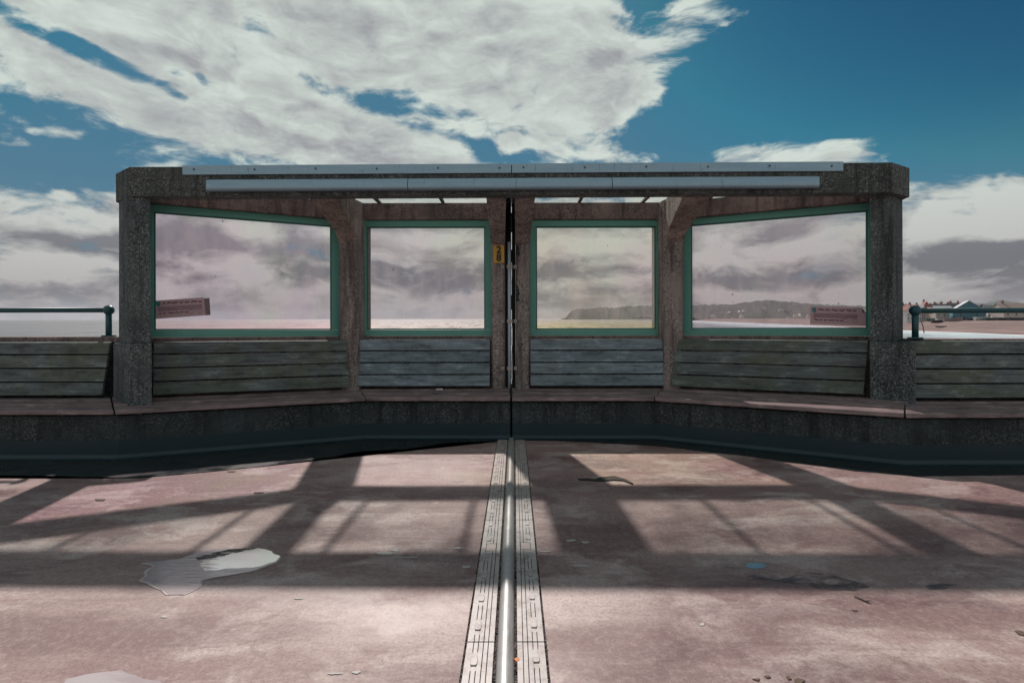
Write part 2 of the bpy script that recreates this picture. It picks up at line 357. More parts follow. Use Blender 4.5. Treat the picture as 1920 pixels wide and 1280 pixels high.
# glass of the windows: old film-tinted sheets with dirt
def m_glass(name, tints, dirt=.16, seed=0.0, foot=(.95, .93, .93)):
    m, q, out = mat(name); c = objc(q); c = q.v('ADD', c, (seed, seed*.7, seed*.3))
    t1, t2, t3 = tints
    n1_ = q.noise(c, 1.1, 3, .5); n2_ = q.noise(q.v('ADD', c, (7, 7, 7)), 1.4, 3, .5)
    col = q.mix(q.rng(n1_, .38, .62, 0, 1, True), t1, t2); col = q.mix(q.rng(n2_, .45, .65, 0, 1, True), col, t3)
    col = q.mix(q.rng(q.m('ADD', q.sep(objc(q))[2], q.m('MULTIPLY', q.noise(c, 5, 4, .6), .10)), 1.30, 1.20, 0, 1, True), col, foot)
    specks = q.rng(q.voro(c, 4.2), .042, .022, 0, 1)
    specks = q.m('MULTIPLY', specks, q.rng(q.noise(c, 40, 3), .45, .55, 0, 1))
    col = q.mix(specks, col, (.04, .035, .03))
    tr = q.n('ShaderNodeBsdfTransparent'); q.lk(col, tr.inputs[0])
    tl = q.n('ShaderNodeBsdfTranslucent'); q.put(tl.inputs[0], (.55, .50, .49, 1))
    smear = q.noise(q.map(c, sc_=(5, 5, 2.2)), 1.3, 9, .72)
    df = q.m('MULTIPLY', q.rng(smear, .38, .66, .3, 2.3), dirt)
    df = q.m('ADD', df, q.rng(q.sep(objc(q))[2], 1.24, 1.10, 0, .02))
    gl = q.n('ShaderNodeBsdfGlossy'); gl.inputs['Roughness'].default_value = .04
    bn = q.n('ShaderNodeBump'); bn.inputs['Strength'].default_value = .03; bn.inputs['Distance'].default_value = .01
    q.lk(q.noise(c, 3, 2), bn.inputs['Height']); q.lk(bn.outputs[0], gl.inputs['Normal'])
    fr_ = q.n('ShaderNodeFresnel'); fr_.inputs[0].default_value = 1.3
    fr = q.m('MULTIPLY', fr_.outputs[0], q.m('SUBTRACT', 1.0, q.n('ShaderNodeNewGeometry').outputs['Backfacing']))
    a = q.n('ShaderNodeMixShader'); q.lk(df, a.inputs[0]); q.lk(tr.outputs[0], a.inputs[1]); q.lk(tl.outputs[0], a.inputs[2])
    bb = q.n('ShaderNodeMixShader'); q.lk(fr, bb.inputs[0]); q.lk(a.outputs[0], bb.inputs[1]); q.lk(gl.outputs[0], bb.inputs[2])
    q.lk(bb.outputs[0], out.inputs[0]); return m
FOOT = [(.95, .84, .86), (.94, .90, .88), (.94, .89, .72), (.90, .87, .90)]
G = [m_glass('pane_film_%d' % i, t, d, s, FOOT[i]) for i, (t, d, s) in enumerate([
    (((.91, .88, .91), (.92, .86, .89), (.91, .91, .88)), .045, 0.0),
    (((.91, .90, .91), (.92, .88, .89), (.91, .90, .87)), .045, 3.1),
    (((.94, .91, .84), (.93, .88, .87), (.92, .92, .87)), .05, 8.4),
    (((.91, .89, .90), (.92, .88, .89), (.90, .90, .88)), .05, 12.7)])]
m, q, out = mat('roof_glass'); c = objc(q)
tr = q.n('ShaderNodeBsdfTransparent'); q.put(tr.inputs[0], (.90, .92, .91, 1))
tl = q.n('ShaderNodeBsdfTranslucent'); q.put(tl.inputs[0], (.62, .62, .58, 1))
blot = q.noise(c, 2.2, 6, .62)
df = q.rng(blot, .36, .66, .05, .55)
dro = q.rng(q.voro(q.map(c, sc_=(1, 2.5, 1)), 26), .25, .42, 0, .35)
a = q.n('ShaderNodeMixShader'); q.lk(q.m('SUBTRACT', df, q.m('MULTIPLY', dro, .5), clamp=True), a.inputs[0]); q.lk(tr.outputs[0], a.inputs[1]); q.lk(tl.outputs[0], a.inputs[2])
gl = q.n('ShaderNodeBsdfGlossy'); gl.inputs['Roughness'].default_value = .15
bb = q.n('ShaderNodeMixShader'); bb.inputs[0].default_value = .06; q.lk(a.outputs[0], bb.inputs[1]); q.lk(gl.outputs[0], bb.inputs[2]); q.lk(bb.outputs[0], out.inputs[0])
M_roofglass = m

# sea
m, q, out = mat('sea_water'); c = objc(q); x, y, z = q.sep(c)
w1 = q.noise(q.map(c, rot=(0, 0, R(20)), sc_=(.12, .30, 1)), 1.0, 6, .65)
w2 = q.noise(q.map(c, sc_=(.02, .06, 1)), 1.0, 4, .6)
shore = q.m('SUBTRACT', x, q.m('MULTIPLY', y, .25))
near = q.rng(shore, 60, 190, 0, 1, True)
fo = q.rng(q.noise(q.map(c, sc_=(.03, .10, 1)), 1.0, 6, .7), .45, .62, .35, 1)
fo = q.m('MULTIPLY', fo, near)
col = q.mix(near, (.03, .033, .04), (.34, .46, .50))
col = q.mix(q.m('MULTIPLY', fo, .7), col, (.66, .72, .74))
b = pbsdf(q, out, col, .50, None, 0, 0, 0, .5, 2.0)
sl = q.noise(q.map(c, sc_=(.9, .45, 1)), 1.0, 6, .75, color=True)
pt = q.rng(q.noise(q.map(c, sc_=(.16, .012, 1)), 1.0, 5, .75), .38, .62, .0, 2.0)
sx, sy, sz = q.sep(sl)
nv = q.v('NORMALIZE', q.comb(q.m('MULTIPLY', q.m('SUBTRACT', sx, .5), q.m('MULTIPLY', pt, .5)), q.m('MULTIPLY', q.m('SUBTRACT', sy, .5), q.m('MULTIPLY', pt, .7)), 1.0))
spk_ = q.noise(q.map(c, sc_=(.09, .007, 1)), 1.0, 7, .88)
spk2 = q.noise(q.map(c, rot=(0, 0, .1), sc_=(.012, .0012, 1)), 1.0, 5, .8)
q.lk(q.m('ADD', q.rng(spk_, .42, .56, .06, .66), q.rng(spk2, .44, .56, -.04, .10)), b.inputs['Roughness'])
vt = q.n('ShaderNodeVectorTransform', vector_type='NORMAL', convert_from='OBJECT', convert_to='WORLD'); q.lk(nv, vt.inputs[0]); q.lk(vt.outputs[0], b.inputs['Normal'])
M_sea = m
m, q, out = mat('shore_foam'); c = objc(q)
pbsdf(q, out, q.mix(q.noise(c, .4, 5, .7), (.62, .68, .7), (.85, .87, .88)), .8); M_foam = m
m, q, out = mat('shingle'); c = objc(q); x, y, z = q.sep(c)
k = q.mix(q.rng(q.noise(q.map(c, sc_=(.16, .012, 1)), 1.0, 7, .7), .36, .64), (.085, .055, .05), (.25, .175, .16))
k = q.mix(q.rng(q.noise(q.map(c, sc_=(.9, .12, 1)), 1.0, 5, .7), .55, .7, 0, .6), k, (.12, .075, .07))
pbsdf(q, out, k, .95, q.noise(c, 1.5, 5, .7), .4, .3); M_shingle = m
m, q, out = mat('woodland'); c = objc(q)
k = q.mix(q.rng(q.noise(c, .022, 7, .65), .38, .64, 0, 1), (.008, .013, .016), (.038, .045, .044))
k = q.mix(q.rng(q.voro(c, .05), .2, .7, 0, .6), k, (.012, .02, .016))
pbsdf(q, out, k, .95, q.noise(c, .12, 6, .7), 1.0, 6); M_wood = m
m, q, out = mat('far_ridge'); c = objc(q)
k = q.mix(q.noise(c, .02, 5, .6), (.03, .045, .05), (.07, .085, .085)); pbsdf(q, out, k, .95); M_ridge = m
M_white = m_flat('house_white', (.62, .60, .60), .8, .12, .6)
M_cream = m_flat('house_cream', (.48, .43, .38), .8, .12, .6)
M_brick = m_flat('house_brick', (.26, .12, .10), .85, .2, .8)
M_roofr = m_flat('roof_red_tile', (.24, .10, .085), .8, .25, 1.2)
M_roofg = m_flat('roof_grey', (.42, .43, .45), .6, .2, 1.2)
M_roofd = m_flat('roof_dark', (.07, .075, .085), .6, .25, 1.2)
M_roofb = m_flat('roof_tan', (.30, .235, .21), .8, .2, 1.2)
M_blue = m_flat('cladding_blue', (.05, .16, .21), .7, .2, .6)
M_win = m_flat('far_window', (.03, .035, .045), .25)
M_hull = [m_flat('hull_%s' % n, cc, .5, .3, 1.5) for n, cc in (('navy', (.02, .035, .05)), ('mauve', (.26, .20, .22)), ('black', (.02, .02, .022)), ('white', (.5, .5, .5)), ('green', (.025, .06, .05)))]
M_bark = m_flat('bark', (.05, .04, .035), .9)
m, q, out = mat('foliage'); c = objc(q)
k = q.mix(q.noise(c, .9, 5, .7), (.018, .026, .018), (.06, .07, .04)); pbsdf(q, out, k, .9); M_fol = m
m, q, out = mat('haze_air'); vol = q.n('ShaderNodeVolumePrincipled')
vol.inputs['Color'].default_value = (.86, .90, .98, 1); vol.inputs['Density'].default_value = .00004; vol.inputs['Anisotropy'].default_value = 0.2
q.lk(vol.outputs[0], out.inputs['Volume']); M_haze = m

# ------------------------------------------------------------------ object helpers
def ob(name, bm, mt, parent=None, smooth=False, bevel=0.0, matrix=None):
    if bevel > 0:
        bmesh.ops.remove_doubles(bm, verts=bm.verts, dist=1e-5)
        es = [e for e in bm.edges if len(e.link_faces) == 2 and e.calc_face_angle(0) > R(28)]
        bmesh.ops.bevel(bm, geom=es, offset=bevel, segments=2, affect='EDGES', profile=.6, clamp_overlap=True)
    bmesh.ops.recalc_face_normals(bm, faces=bm.faces)
    me = bpy.data.meshes.new(name)
    bm.to_mesh(me); bm.free()
    for mm in (mt if isinstance(mt, list) else [mt]): me.materials.append(mm)
    if smooth:
        for p in me.polygons: p.use_smooth = True
    o = bpy.data.objects.new(name, me); COL.objects.link(o)
    if matrix is not None: o.matrix_world = matrix
    if parent is not None:
        o.parent = parent; o.matrix_parent_inverse = Matrix.Identity(4)
        if matrix is not None: o.matrix_basis = matrix
    return o
def tag(o, label=None, cat=None, group=None, kind=None):
    if label: o['label'] = label
    if cat: o['category'] = cat
    if group: o['group'] = group
    if kind: o['kind'] = kind
    return o
def thing(name, label, cat, loc=(0, 0, 0), group=None, matrix=None):
    o = bpy.data.objects.new(name, None); COL.objects.link(o); o.empty_display_size = .2
    if matrix is not None: o.matrix_world = matrix
    else: o.location = loc
    return tag(o, label, cat, group)
def prism(bm, poly, z0, z1, ztop=None):
    lo = [bm.verts.new((x, y, z0)) for x, y in poly]
    hi = [bm.verts.new((x, y, (ztop[i] if ztop else z1))) for i, (x, y) in enumerate(poly)]
    n = len(poly)
    bm.faces.new(lo[::-1]); bm.faces.new(hi)
    for i in range(n): bm.faces.new((lo[i], lo[(i+1) % n], hi[(i+1) % n], hi[i]))
    return bm
def box(bm, x0, x1, y0, y1, z0, z1):
    return prism(bm, [(x0, y0), (x1, y0), (x1, y1), (x0, y1)], z0, z1)
def hexa(bm, v8):
    v = [bm.verts.new(p) for p in v8]
    for f in ((3, 2, 1, 0), (4, 5, 6, 7), (0, 1, 5, 4), (1, 2, 6, 5), (2, 3, 7, 6), (3, 0, 4, 7)): bm.faces.new([v[i] for i in f])
    return bm
def nb(f=None, *a):
    bm = bmesh.new()
    if f: f(bm, *a)
    return bm
def along(P, Q, z0, z1, d0, d1, s0=0.0, s1=None):
    """box along plan line P->Q, from offset d0 (towards viewer negative) to d1 (seaward)"""
    P = Vector(P); Q = Vector(Q); L = (Q-P).length; u = (Q-P)/L; n = Vector((-u.y, u.x))
    if s1 is None: s1 = L
    pts = [P+u*s0+n*d0, P+u*s1+n*d0, P+u*s1+n*d1, P+u*s0+n*d1]
    bm = bmesh.new(); prism(bm, [(p.x, p.y) for p in pts], z0, z1); return bm
def roughen(bm, amp, sc_=6.0, cuts=0):
    if cuts: bmesh.ops.subdivide_edges(bm, edges=[e for e in bm.edges if e.calc_length() > .25], cuts=cuts, use_grid_fill=True)
    for v in bm.verts:
        nv = mnoise.noise_vector(v.co*sc_); v.co += nv*amp
def tube(bm, pts, r, seg=12, cap=True):
    pts = [Vector(p) for p in pts]; rings = []
    for i, p in enumerate(pts):
        t = (pts[min(i+1, len(pts)-1)]-pts[max(i-1, 0)]).normalized()
        a = t.orthogonal().normalized() if i == 0 else (a - t*a.dot(t)).normalized()
        b = t.cross(a); rr = r[i] if isinstance(r, (list, tuple)) else r
        rings.append([bm.verts.new(p+(a*math.cos(k*2*math.pi/seg)+b*math.sin(k*2*math.pi/seg))*rr) for k in range(seg)])
    for r0, r1 in zip(rings, rings[1:]):
        for k in range(seg): bm.faces.new((r0[k], r0[(k+1) % seg], r1[(k+1) % seg], r1[k]))
    if cap: bm.faces.new(rings[0][::-1]); bm.faces.new(rings[-1])
    return bm
def ball(bm, c, r, seg=20, squash=1.0):
    bmesh.ops.create_uvsphere(bm, u_segments=seg, v_segments=seg//2+2, radius=r, matrix=Matrix.Translation(c) @ Matrix.Diagonal((1, 1, squash, 1)))
    return bm
def PX(px, py, Y):
    s = 617 + (px-964)*0.0021
    return Vector((0.033+(px-964.4)/960*Y, Y, 1.12+(s-py)/960*Y))
def FL(px, py, z=0.0):
    s = 617 + (px-964)*0.0021
    Y = 960*(1.12-z)/(py-s); return Vector((0.033+(px-964.4)/960*Y, Y, z))

# ------------------------------------------------------------------ SETTING: deck
JW = .146
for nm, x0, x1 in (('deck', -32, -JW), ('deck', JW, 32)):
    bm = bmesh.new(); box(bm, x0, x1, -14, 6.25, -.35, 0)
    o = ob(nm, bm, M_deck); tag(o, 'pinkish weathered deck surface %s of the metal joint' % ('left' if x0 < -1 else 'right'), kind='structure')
deck_l = bpy.data.objects['deck']
bm = bmesh.new(); box(bm, -JW, JW, -14, 6.25, -.35, -.022)
tag(ob('joint_bed', bm, M_gap), 'dark recess under the expansion joint plates', kind='structure')

# wet strip at foot of the wall
def sheet(outline, z, jitter=0.0, sub=1):
    bm = bmesh.new(); pts = []
    n = len(outline)
    for i in range(n):
        a = Vector(outline[i]).to_2d(); b = Vector(outline[(i+1) % n]).to_2d()
        for k in range(sub):
            p = a.lerp(b, k/sub)
            if jitter:
                nv = mnoise.noise_vector(Vector((p.x*5, p.y*9, 3.1))) + .5*mnoise.noise_vector(Vector((p.x*19, p.y*27, 8.1)))
                p = p + Vector((nv.x, nv.y))*jitter
            pts.append(bm.verts.new((p.x, p.y, z)))
    f = bm.faces.new(pts)
    bmesh.ops.triangulate(bm, faces=[f], ngon_method='EAR_CLIP')
    return bm
def thick_sheet(outline, z, t, jitter=0.0, sub=1):
    bm = sheet(outline, z+t, jitter, sub)
    if sum(f.normal.z*f.calc_area() for f in bm.faces) < 0: pass
    r = bmesh.ops.extrude_face_region(bm, geom=list(bm.faces))
    for v in [g for g in r['geom'] if isinstance(g, bmesh.types.BMVert)]: v.co.z = z
    return bm

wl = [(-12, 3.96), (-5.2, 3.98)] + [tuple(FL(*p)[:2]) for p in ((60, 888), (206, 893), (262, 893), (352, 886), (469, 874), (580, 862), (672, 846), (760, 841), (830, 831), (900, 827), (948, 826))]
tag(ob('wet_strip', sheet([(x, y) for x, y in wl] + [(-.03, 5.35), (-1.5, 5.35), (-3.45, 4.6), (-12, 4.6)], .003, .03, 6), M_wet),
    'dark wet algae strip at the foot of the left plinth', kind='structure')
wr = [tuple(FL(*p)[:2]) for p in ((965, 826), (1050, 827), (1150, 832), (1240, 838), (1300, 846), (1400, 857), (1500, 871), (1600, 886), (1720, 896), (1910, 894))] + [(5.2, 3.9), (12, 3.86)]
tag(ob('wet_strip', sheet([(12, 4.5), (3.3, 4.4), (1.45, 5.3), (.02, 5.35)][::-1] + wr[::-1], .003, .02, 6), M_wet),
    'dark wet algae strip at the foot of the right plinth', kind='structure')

# ------------------------------------------------------------------ plinths
SFL = [(-12, 4.37), (-3.38, 4.37), (-1.47, 5.17), (-.012, 5.15)]
SFR = [(.010, 5.15), (1.43, 5.13), (3.18, 4.13), (12, 4.13)]
def offs(poly, d):
    out = []
    for i, p in enumerate(poly):
        p = Vector(p); ns = []
        for a, b in ((i-1, i), (i, i+1)):
            if 0 <= a and b < len(poly):
                u = (Vector(poly[b])-Vector(poly[a])).normalized(); ns.append(Vector((-u.y, u.x)))
        n = sum(ns, Vector((0, 0))).normalized(); k = 1.0/max(.3, n.dot(ns[0])); out.append(tuple(p+n*d*k))
    return out
for side, SF in (('left', SFL), ('right', SFR)):
    t = thing('bench_plinth', 'rough concrete plinth with blue painted foot under the benches %s of the joint' % side, 'low wall', (0, 0, 0), 'bench plinths')
    f = offs(SF, .065)
    bk = [(f[-1][0], 6.2), (f[0][0], 6.2)]
    core = nb(prism, f+bk, -.02, .377); ob('concrete_core', core, M_plinth, t, bevel=.006)
    f2 = offs(SF, .052)
    ob('painted_skirt', nb(prism, f2+[f[-1], *f[::-1][1:]], 0.0, .163), M_skirt, t, bevel=.003)
    if side == 'left': ob('joint_filler', nb(box, -.0125, .0105, 5.30, 5.36, .002, .55), M_gap, t)
    f3 = offs(SF, .012); f4 = offs(SF, .040)
    bm = bmesh.new()   # coved fillet along the foot
    for i in range(len(f)-1):
        a, b_ = f3[i], f3[i+1]; c4, d4 = offs(SF, .0525)[i], offs(SF, .0525)[i+1]; e4, g4 = f4[i], f4[i+1]
        vs = [bm.verts.new(p) for p in ((*a, .004), (*b_, .004), (*g4, .014), (*e4, .014), (*d4, .045), (*c4, .045))]
        bm.faces.new((vs[0], vs[1], vs[2], vs[3])); bm.faces.new((vs[3], vs[2], vs[4], vs[5]))
    ob('fillet', bm, M_fillet, t)

# ------------------------------------------------------------------ shelter
SH = thing('shelter', 'concrete and glass seaside shelter with green window frames and number 28', 'shelter', (0, 5.2, 0))
SHM = Matrix.Translation((0, -5.2, 0))
def shp(name, bm, mt, bevel=0.0, smooth=False, parent=None):
    if parent is None:
        bmesh.ops.translate(bm, verts=bm.verts, vec=(0, -5.2, 0))
        return ob(name, bm, mt, SH, smooth, bevel)
    bmesh.ops.translate(bm, verts=bm.verts, vec=(0, -5.2, 0))
    return ob(name, bm, mt, parent, smooth, bevel)
# corner pillars
PL = [(-3.246, 4.62), (-3.385, 4.59), (-3.43, 4.59), (-3.655, 4.77), (-3.70, 5.04), (-3.575, 5.04), (-3.445, 4.86)]
for s in (-1, 1):
    poly = [(-s*x, y) for x, y in PL]
    if s > 0: poly = [(x, y) for x, y in poly][::1]
    bm = nb(prism, poly, 1.0, 2.33); bmesh.ops.recalc_face_normals(bm, faces=bm.faces); roughen(bm, .004, 9)
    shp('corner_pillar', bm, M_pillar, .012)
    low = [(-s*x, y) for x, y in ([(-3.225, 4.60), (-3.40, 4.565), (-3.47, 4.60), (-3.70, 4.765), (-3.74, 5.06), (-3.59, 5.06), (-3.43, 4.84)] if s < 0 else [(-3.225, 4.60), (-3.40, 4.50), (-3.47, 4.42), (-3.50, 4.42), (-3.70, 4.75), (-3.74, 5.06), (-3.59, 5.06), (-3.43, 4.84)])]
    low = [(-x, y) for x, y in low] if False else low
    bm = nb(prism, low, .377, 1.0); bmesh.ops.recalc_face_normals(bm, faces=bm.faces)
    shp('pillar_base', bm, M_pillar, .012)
# front beam
BP = [(-3.685, 4.735), (-3.41, 4.54), (3.36, 4.54), (3.63, 4.70), (3.71, 5.12), (3.57, 5.12), (3.27, 4.665), (-3.28, 4.665), (-3.57, 5.12), (-3.76, 5.12)]
bm = nb(prism, BP, 2.312, 2.578)
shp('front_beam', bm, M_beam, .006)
# wall line
Mp, Lp = (-1.80, 5.66), (-3.45, 4.87)
Mq, Lq = (1.80, 5.66), (3.45, 4.87)
lines = [(Lp, Mp), (Mp, (-.14, 5.66)), ((.14, 5.66), Mq), (Mq, Lq)]
for i, (P, Q) in enumerate(lines):
    bm = along(P, Q, 2.32, 2.505, -.055, .12); roughen(bm, .003, 5, 0)
    shp('lintel', bm, M_lintel, .01)
    shp('rear_wall', along(P, Q, .36, .99, .02, .12), M_post, .004)
    shp('sill', along(P, Q, .99, 1.046, -.05, .15), M_lintel, .006)
# middle posts and rafters
def xz_rafter(x0, x1, x2, x3, yb, yf, zb):
    # from rear (x0..x1 at yb) to front (x2..x3 at yf); stepped haunch underside
    bm = bmesh.new(); prof = [(0, 2.03), (.06, 2.055), (.16, 2.13), (.55, 2.235), (1.0, 2.35)]
    top = 2.50
    prev = None
    for s, z in prof:
        y = yb+(yf-yb)*s; a = x0+(x2-x0)*s; b = x1+(x3-x1)*s
        ring = [bm.verts.new((a, y, z)), bm.verts.new((b, y, z)), bm.verts.new((b, y, top)), bm.verts.new((a, y, top))]
        if prev:
            for k in range(4): bm.faces.new((prev[k], prev[(k+1) % 4], ring[(k+1) % 4], ring[k]))
        else: bm.faces.new(ring[::-1])
        prev = ring
    bm.faces.new(prev)
    return bm
for s in (-1, 1):
    P = [(-s*x, y) for x, y in [(-1.632, 5.47), (-1.665, 5.445), (-1.80, 5.44), (-1.825, 5.46), (-1.872, 5.57), (-1.865, 5.80), (-1.60, 5.84), (-1.612, 5.62)]]
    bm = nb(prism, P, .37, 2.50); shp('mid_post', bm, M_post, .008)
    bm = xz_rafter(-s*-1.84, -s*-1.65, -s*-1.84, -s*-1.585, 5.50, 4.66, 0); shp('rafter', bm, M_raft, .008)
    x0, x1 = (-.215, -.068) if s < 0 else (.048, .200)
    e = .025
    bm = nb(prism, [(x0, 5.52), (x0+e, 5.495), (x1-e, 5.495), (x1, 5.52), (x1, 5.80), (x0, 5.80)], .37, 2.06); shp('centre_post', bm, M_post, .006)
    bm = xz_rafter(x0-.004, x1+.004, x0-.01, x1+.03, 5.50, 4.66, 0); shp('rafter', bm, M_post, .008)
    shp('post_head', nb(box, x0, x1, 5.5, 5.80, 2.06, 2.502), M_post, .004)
# dark stains round the joint at the top of the centre posts
for sgn, z0_, z1_ in ((-1, 1.86, 2.045), (1, 1.90, 2.045), (1, 1.42, 1.60)):
    rs_ = random.Random(int(z0_*100)+sgn); pts_ = []
    n_ = 12
    for i_ in range(n_):
        z_ = z0_+(z1_-z0_)*i_/(n_-1); wd_ = (.008+.045*math.sin(math.pi*min(1, .25+.75*i_/(n_-1)))*rs_.uniform(.5, 1.1))
        pts_.append((z_, wd_))
    e0 = -.0675 if sgn < 0 else .0475
    bm = bmesh.new(); f_ = [bm.verts.new((e0, 5.4935, z_)) for z_, _ in pts_]; g2 = [bm.verts.new((e0+sgn*wd_, 5.4935, z_)) for z_, wd_ in pts_]
    for i_ in range(n_-1): bm.faces.new((f_[i_], f_[i_+1], g2[i_+1], g2[i_]))
    shp('water_stain', bm, M_stain)
rs = random.Random(4)
zz_ = .40
while zz_ < 2.5:
    h_ = rs.uniform(.05, .22); wv = rs.uniform(-.002, .004)
    shp('joint_seal', nb(box, -.0655, -.001+wv, 5.60, 5.66, zz_, min(2.5, zz_+h_)), M_gap)
    shp('joint_seal', nb(box, (.0055 if rs.random() < .82 else -.0005)+wv, .0465, 5.60, 5.66, zz_, min(2.5, zz_+h_)), M_gap)
    zz_ += h_+.0005
# windows: frame ring + bead + pane
GX = [(-3.44, 4.875), (-1.885, 5.615), (-1.885, 5.615)]
def window(P, Q, z0, z1, gm_, fa=.068, fb=.068):
    P = Vector(P); Q = Vector(Q); L = (Q-P).length; u = (Q-P)/L; n = Vector((-u.y, u.x))
    fw = .068
    par = None
    def member(nm, s0, s1, za, zb, d0, d1, mt, bev, parent):
        bm = along(P, Q, za, zb, d0, d1, s0, s1)
        return shp(nm, bm, mt, bev, parent=parent)
    bm = bmesh.new()
    tmp = [(0, L, z0, z0+fw), (0, L, z1-fw, z1), (0, fa, z0+fw+.0005, z1-fw-.0005), (L-fb, L, z0+fw+.0005, z1-fw-.0005)]
    for s0, s1, za, zb in tmp:
        pts = [P+u*s0+n*-.03, P+u*s1+n*-.03, P+u*s1+n*.05, P+u*s0+n*.05]
        prism(bm, [(p.x, p.y) for p in pts], za, zb)
    fr = shp('window_frame', bm, M_frame, .004)
    bm = bmesh.new(); g = .014
    for s0, s1, za, zb in [(fa, L-fb, z0+fw, z0+fw+g), (fa, L-fb, z1-fw-g, z1-fw), (fa, fa+g, z0+fw+g, z1-fw-g), (L-fb-g, L-fb, z0+fw+g, z1-fw-g)]:
        pts = [P+u*s0+n*-.012, P+u*s1+n*-.012, P+u*s1+n*.004, P+u*s0+n*.004]
        prism(bm, [(p.x, p.y) for p in pts], za, zb)
    shp('glazing_bead', bm, M_bead, parent=fr)
    bm = along(P, Q, z0+fw-.008, z1-fw+.008, .006, .014, fa-.008, L-fb+.008)
    shp('pane', bm, gm_, parent=fr)
    return P, u, n
WZ0, WZ1 = 1.048, 2.318
W0 = window((-3.475, 4.885), (-1.870, 5.640), WZ0, WZ1, G[0], .06, .105)
W1 = window((-1.662, 5.66), (-.218, 5.66), WZ0, WZ1, G[1])
W2 = window((.204, 5.66), (1.662, 5.66), WZ0, WZ1, G[2])
W3 = window((1.870, 5.640), (3.475, 4.885), WZ0, WZ1, G[3], .105, .06)
# roof glazing
bars = [-2.85, -2.12, -1.45, -.75, 0, .75, 1.45, 2.12, 2.85]
def rear_y(x):
    a = abs(x)
    return 5.72 if a < 1.80 else 5.72-(a-1.80)*.479
edges = [-3.38, -2.85, -2.12, -1.45, -.75, -.13, .13, .75, 1.45, 2.12, 2.85, 3.38]
for a, b in zip(edges, edges[1:]):
    if a == -.13: continue
    a2, b2 = a+.012, b-.012
    cuts = [a2] + ([-1.80] if a2 < -1.80 < b2 else []) + ([1.80] if a2 < 1.80 < b2 else []) + [b2]
    bm = bmesh.new()
    zf, zr = 2.552, 2.512
    poly = [(a2, 4.63)] + [(b2, 4.63)] + [(x, rear_y(x)) for x in cuts[::-1]]
    zs = [zf, zf] + [zr]*len(cuts)
    lo = [bm.verts.new((p[0], p[1], z)) for p, z in zip(poly, zs)]; hi = [bm.verts.new((p[0], p[1], z+.008)) for p, z in zip(poly, zs)]
    bm.faces.new(lo[::-1]); bm.faces.new(hi)
    for i in range(len(poly)): bm.faces.new((lo[i], lo[(i+1) % len(poly)], hi[(i+1) % len(poly)], hi[i]))
    shp('roof_pane', bm, M_roofglass)
for x in (-2.85, -2.12, -1.45, -.75, .75, 1.45, 2.12, 2.85):
    y1 = rear_y(x)-.04
    bm = bmesh.new(); hexa(bm, [(x-.016, 4.72, 2.49), (x+.016, 4.72, 2.49), (x+.016, y1, 2.507), (x-.016, y1, 2.507), (x-.016, 4.72, 2.566), (x+.016, 4.72, 2.566), (x+.016, y1, 2.526), (x-.016, y1, 2.526)])
    shp('glazing_bar', bm, M_lintel, .002)
bm = nb(box, -.13, .13, 4.7, 5.8, 2.505, 2.56); shp('joint_cover', bm, M_galv, .002)

# roof flashing: two lengths on the beam face
def beam_x(px): return .033+(px-964.4)/960*4.54
for k, (a, b) in enumerate(((340, 959), (960.5, 1575))):
    bm = nb(box, beam_x(a), beam_x(b), 4.524, 4.5385, 2.500, 2.583)
    f = shp('flashing_strip', bm, M_galv, .002)
    n = 6
    for i in range(n):
        x = beam_x(a)+(beam_x(b)-beam_x(a))*(.035+.93*i/(n-1)); z = 2.548-.004*(i % 2)
        shp('fixing_screw', nb(tube, [(x, 4.519, z), (x, 4.525, z)], .009, 8), M_screw, parent=f)
# light trunking: three covers with rounded fronts
TR = thing('light_trunking', 'long bluish metal light cover in three lengths along the front beam', 'light cover', (0, 4.54, 2.4))
for a, b in ((388, 766.5), (767.5, 1145.5), (1146.5, 1528)):
    x0, x1 = beam_x(a), beam_x(b)
    prof = [(4.5385, 2.349), (4.500, 2.344), (4.482, 2.352), (4.474, 2.366), (4.474, 2.398), (4.500, 2.446), (4.512, 2.452), (4.5385, 2.454)]
    bm = bmesh.new()
    xs = [x0+.012, x0] if a == 388 else [x0]
    A = [bm.verts.new((x0+(.014 if (a == 388 and y < 4.49) else 0), y-4.54, z-2.4)) for y, z in prof]
    B = [bm.verts.new((x1-(.014 if (b == 1528 and y < 4.49) else 0), y-4.54, z-2.4)) for y, z in prof]
    bm.faces.new(A[::-1]); bm.faces.new(B)
    for i in range(len(prof)): j = (i+1) % len(prof); bm.faces.new((A[i], A[j], B[j], B[i]))
    ob('cover', bm, M_galv, TR, bevel=.0015)
for o_ in list(SH.children_recursive)+list(TR.children):
    if o_.name.split('.')[0] in ('front_beam', 'flashing_strip', 'fixing_screw', 'cover'):
        for v in o_.data.vertices: v.co.y -= .012*v.co.x
# number sign, on the left centre post
sg = thing('number_sign', 'small yellow sign with black digits 2 over 8 on the left centre post', 'sign', (-.131, 5.488, 1.925))
bm = nb(box, -.058, .058, -.004, .005, -.095, .095); ob('plate', bm, M_yellow, sg, bevel=.002)
def text_mesh(body, size, parent, loc, mt, name='digit'):
    cu = bpy.data.curves.new(name, 'FONT'); cu.body = body; cu.size = size; cu.extrude = .0012; cu.align_x = 'CENTER'; cu.align_y = 'CENTER'; cu.offset = .004
    to = bpy.data.objects.new('tmp', cu); COL.objects.link(to)
    dg = bpy.context.evaluated_depsgraph_get(); me = bpy.data.meshes.new_from_object(to.evaluated_get(dg))
    bpy.data.objects.remove(to); me.materials.clear(); me.materials.append(mt); me.name = name
    o = bpy.data.objects.new(name, me); COL.objects.link(o); o.parent = parent; o.location = loc; o.rotation_euler = (R(90), 0, 0); return o
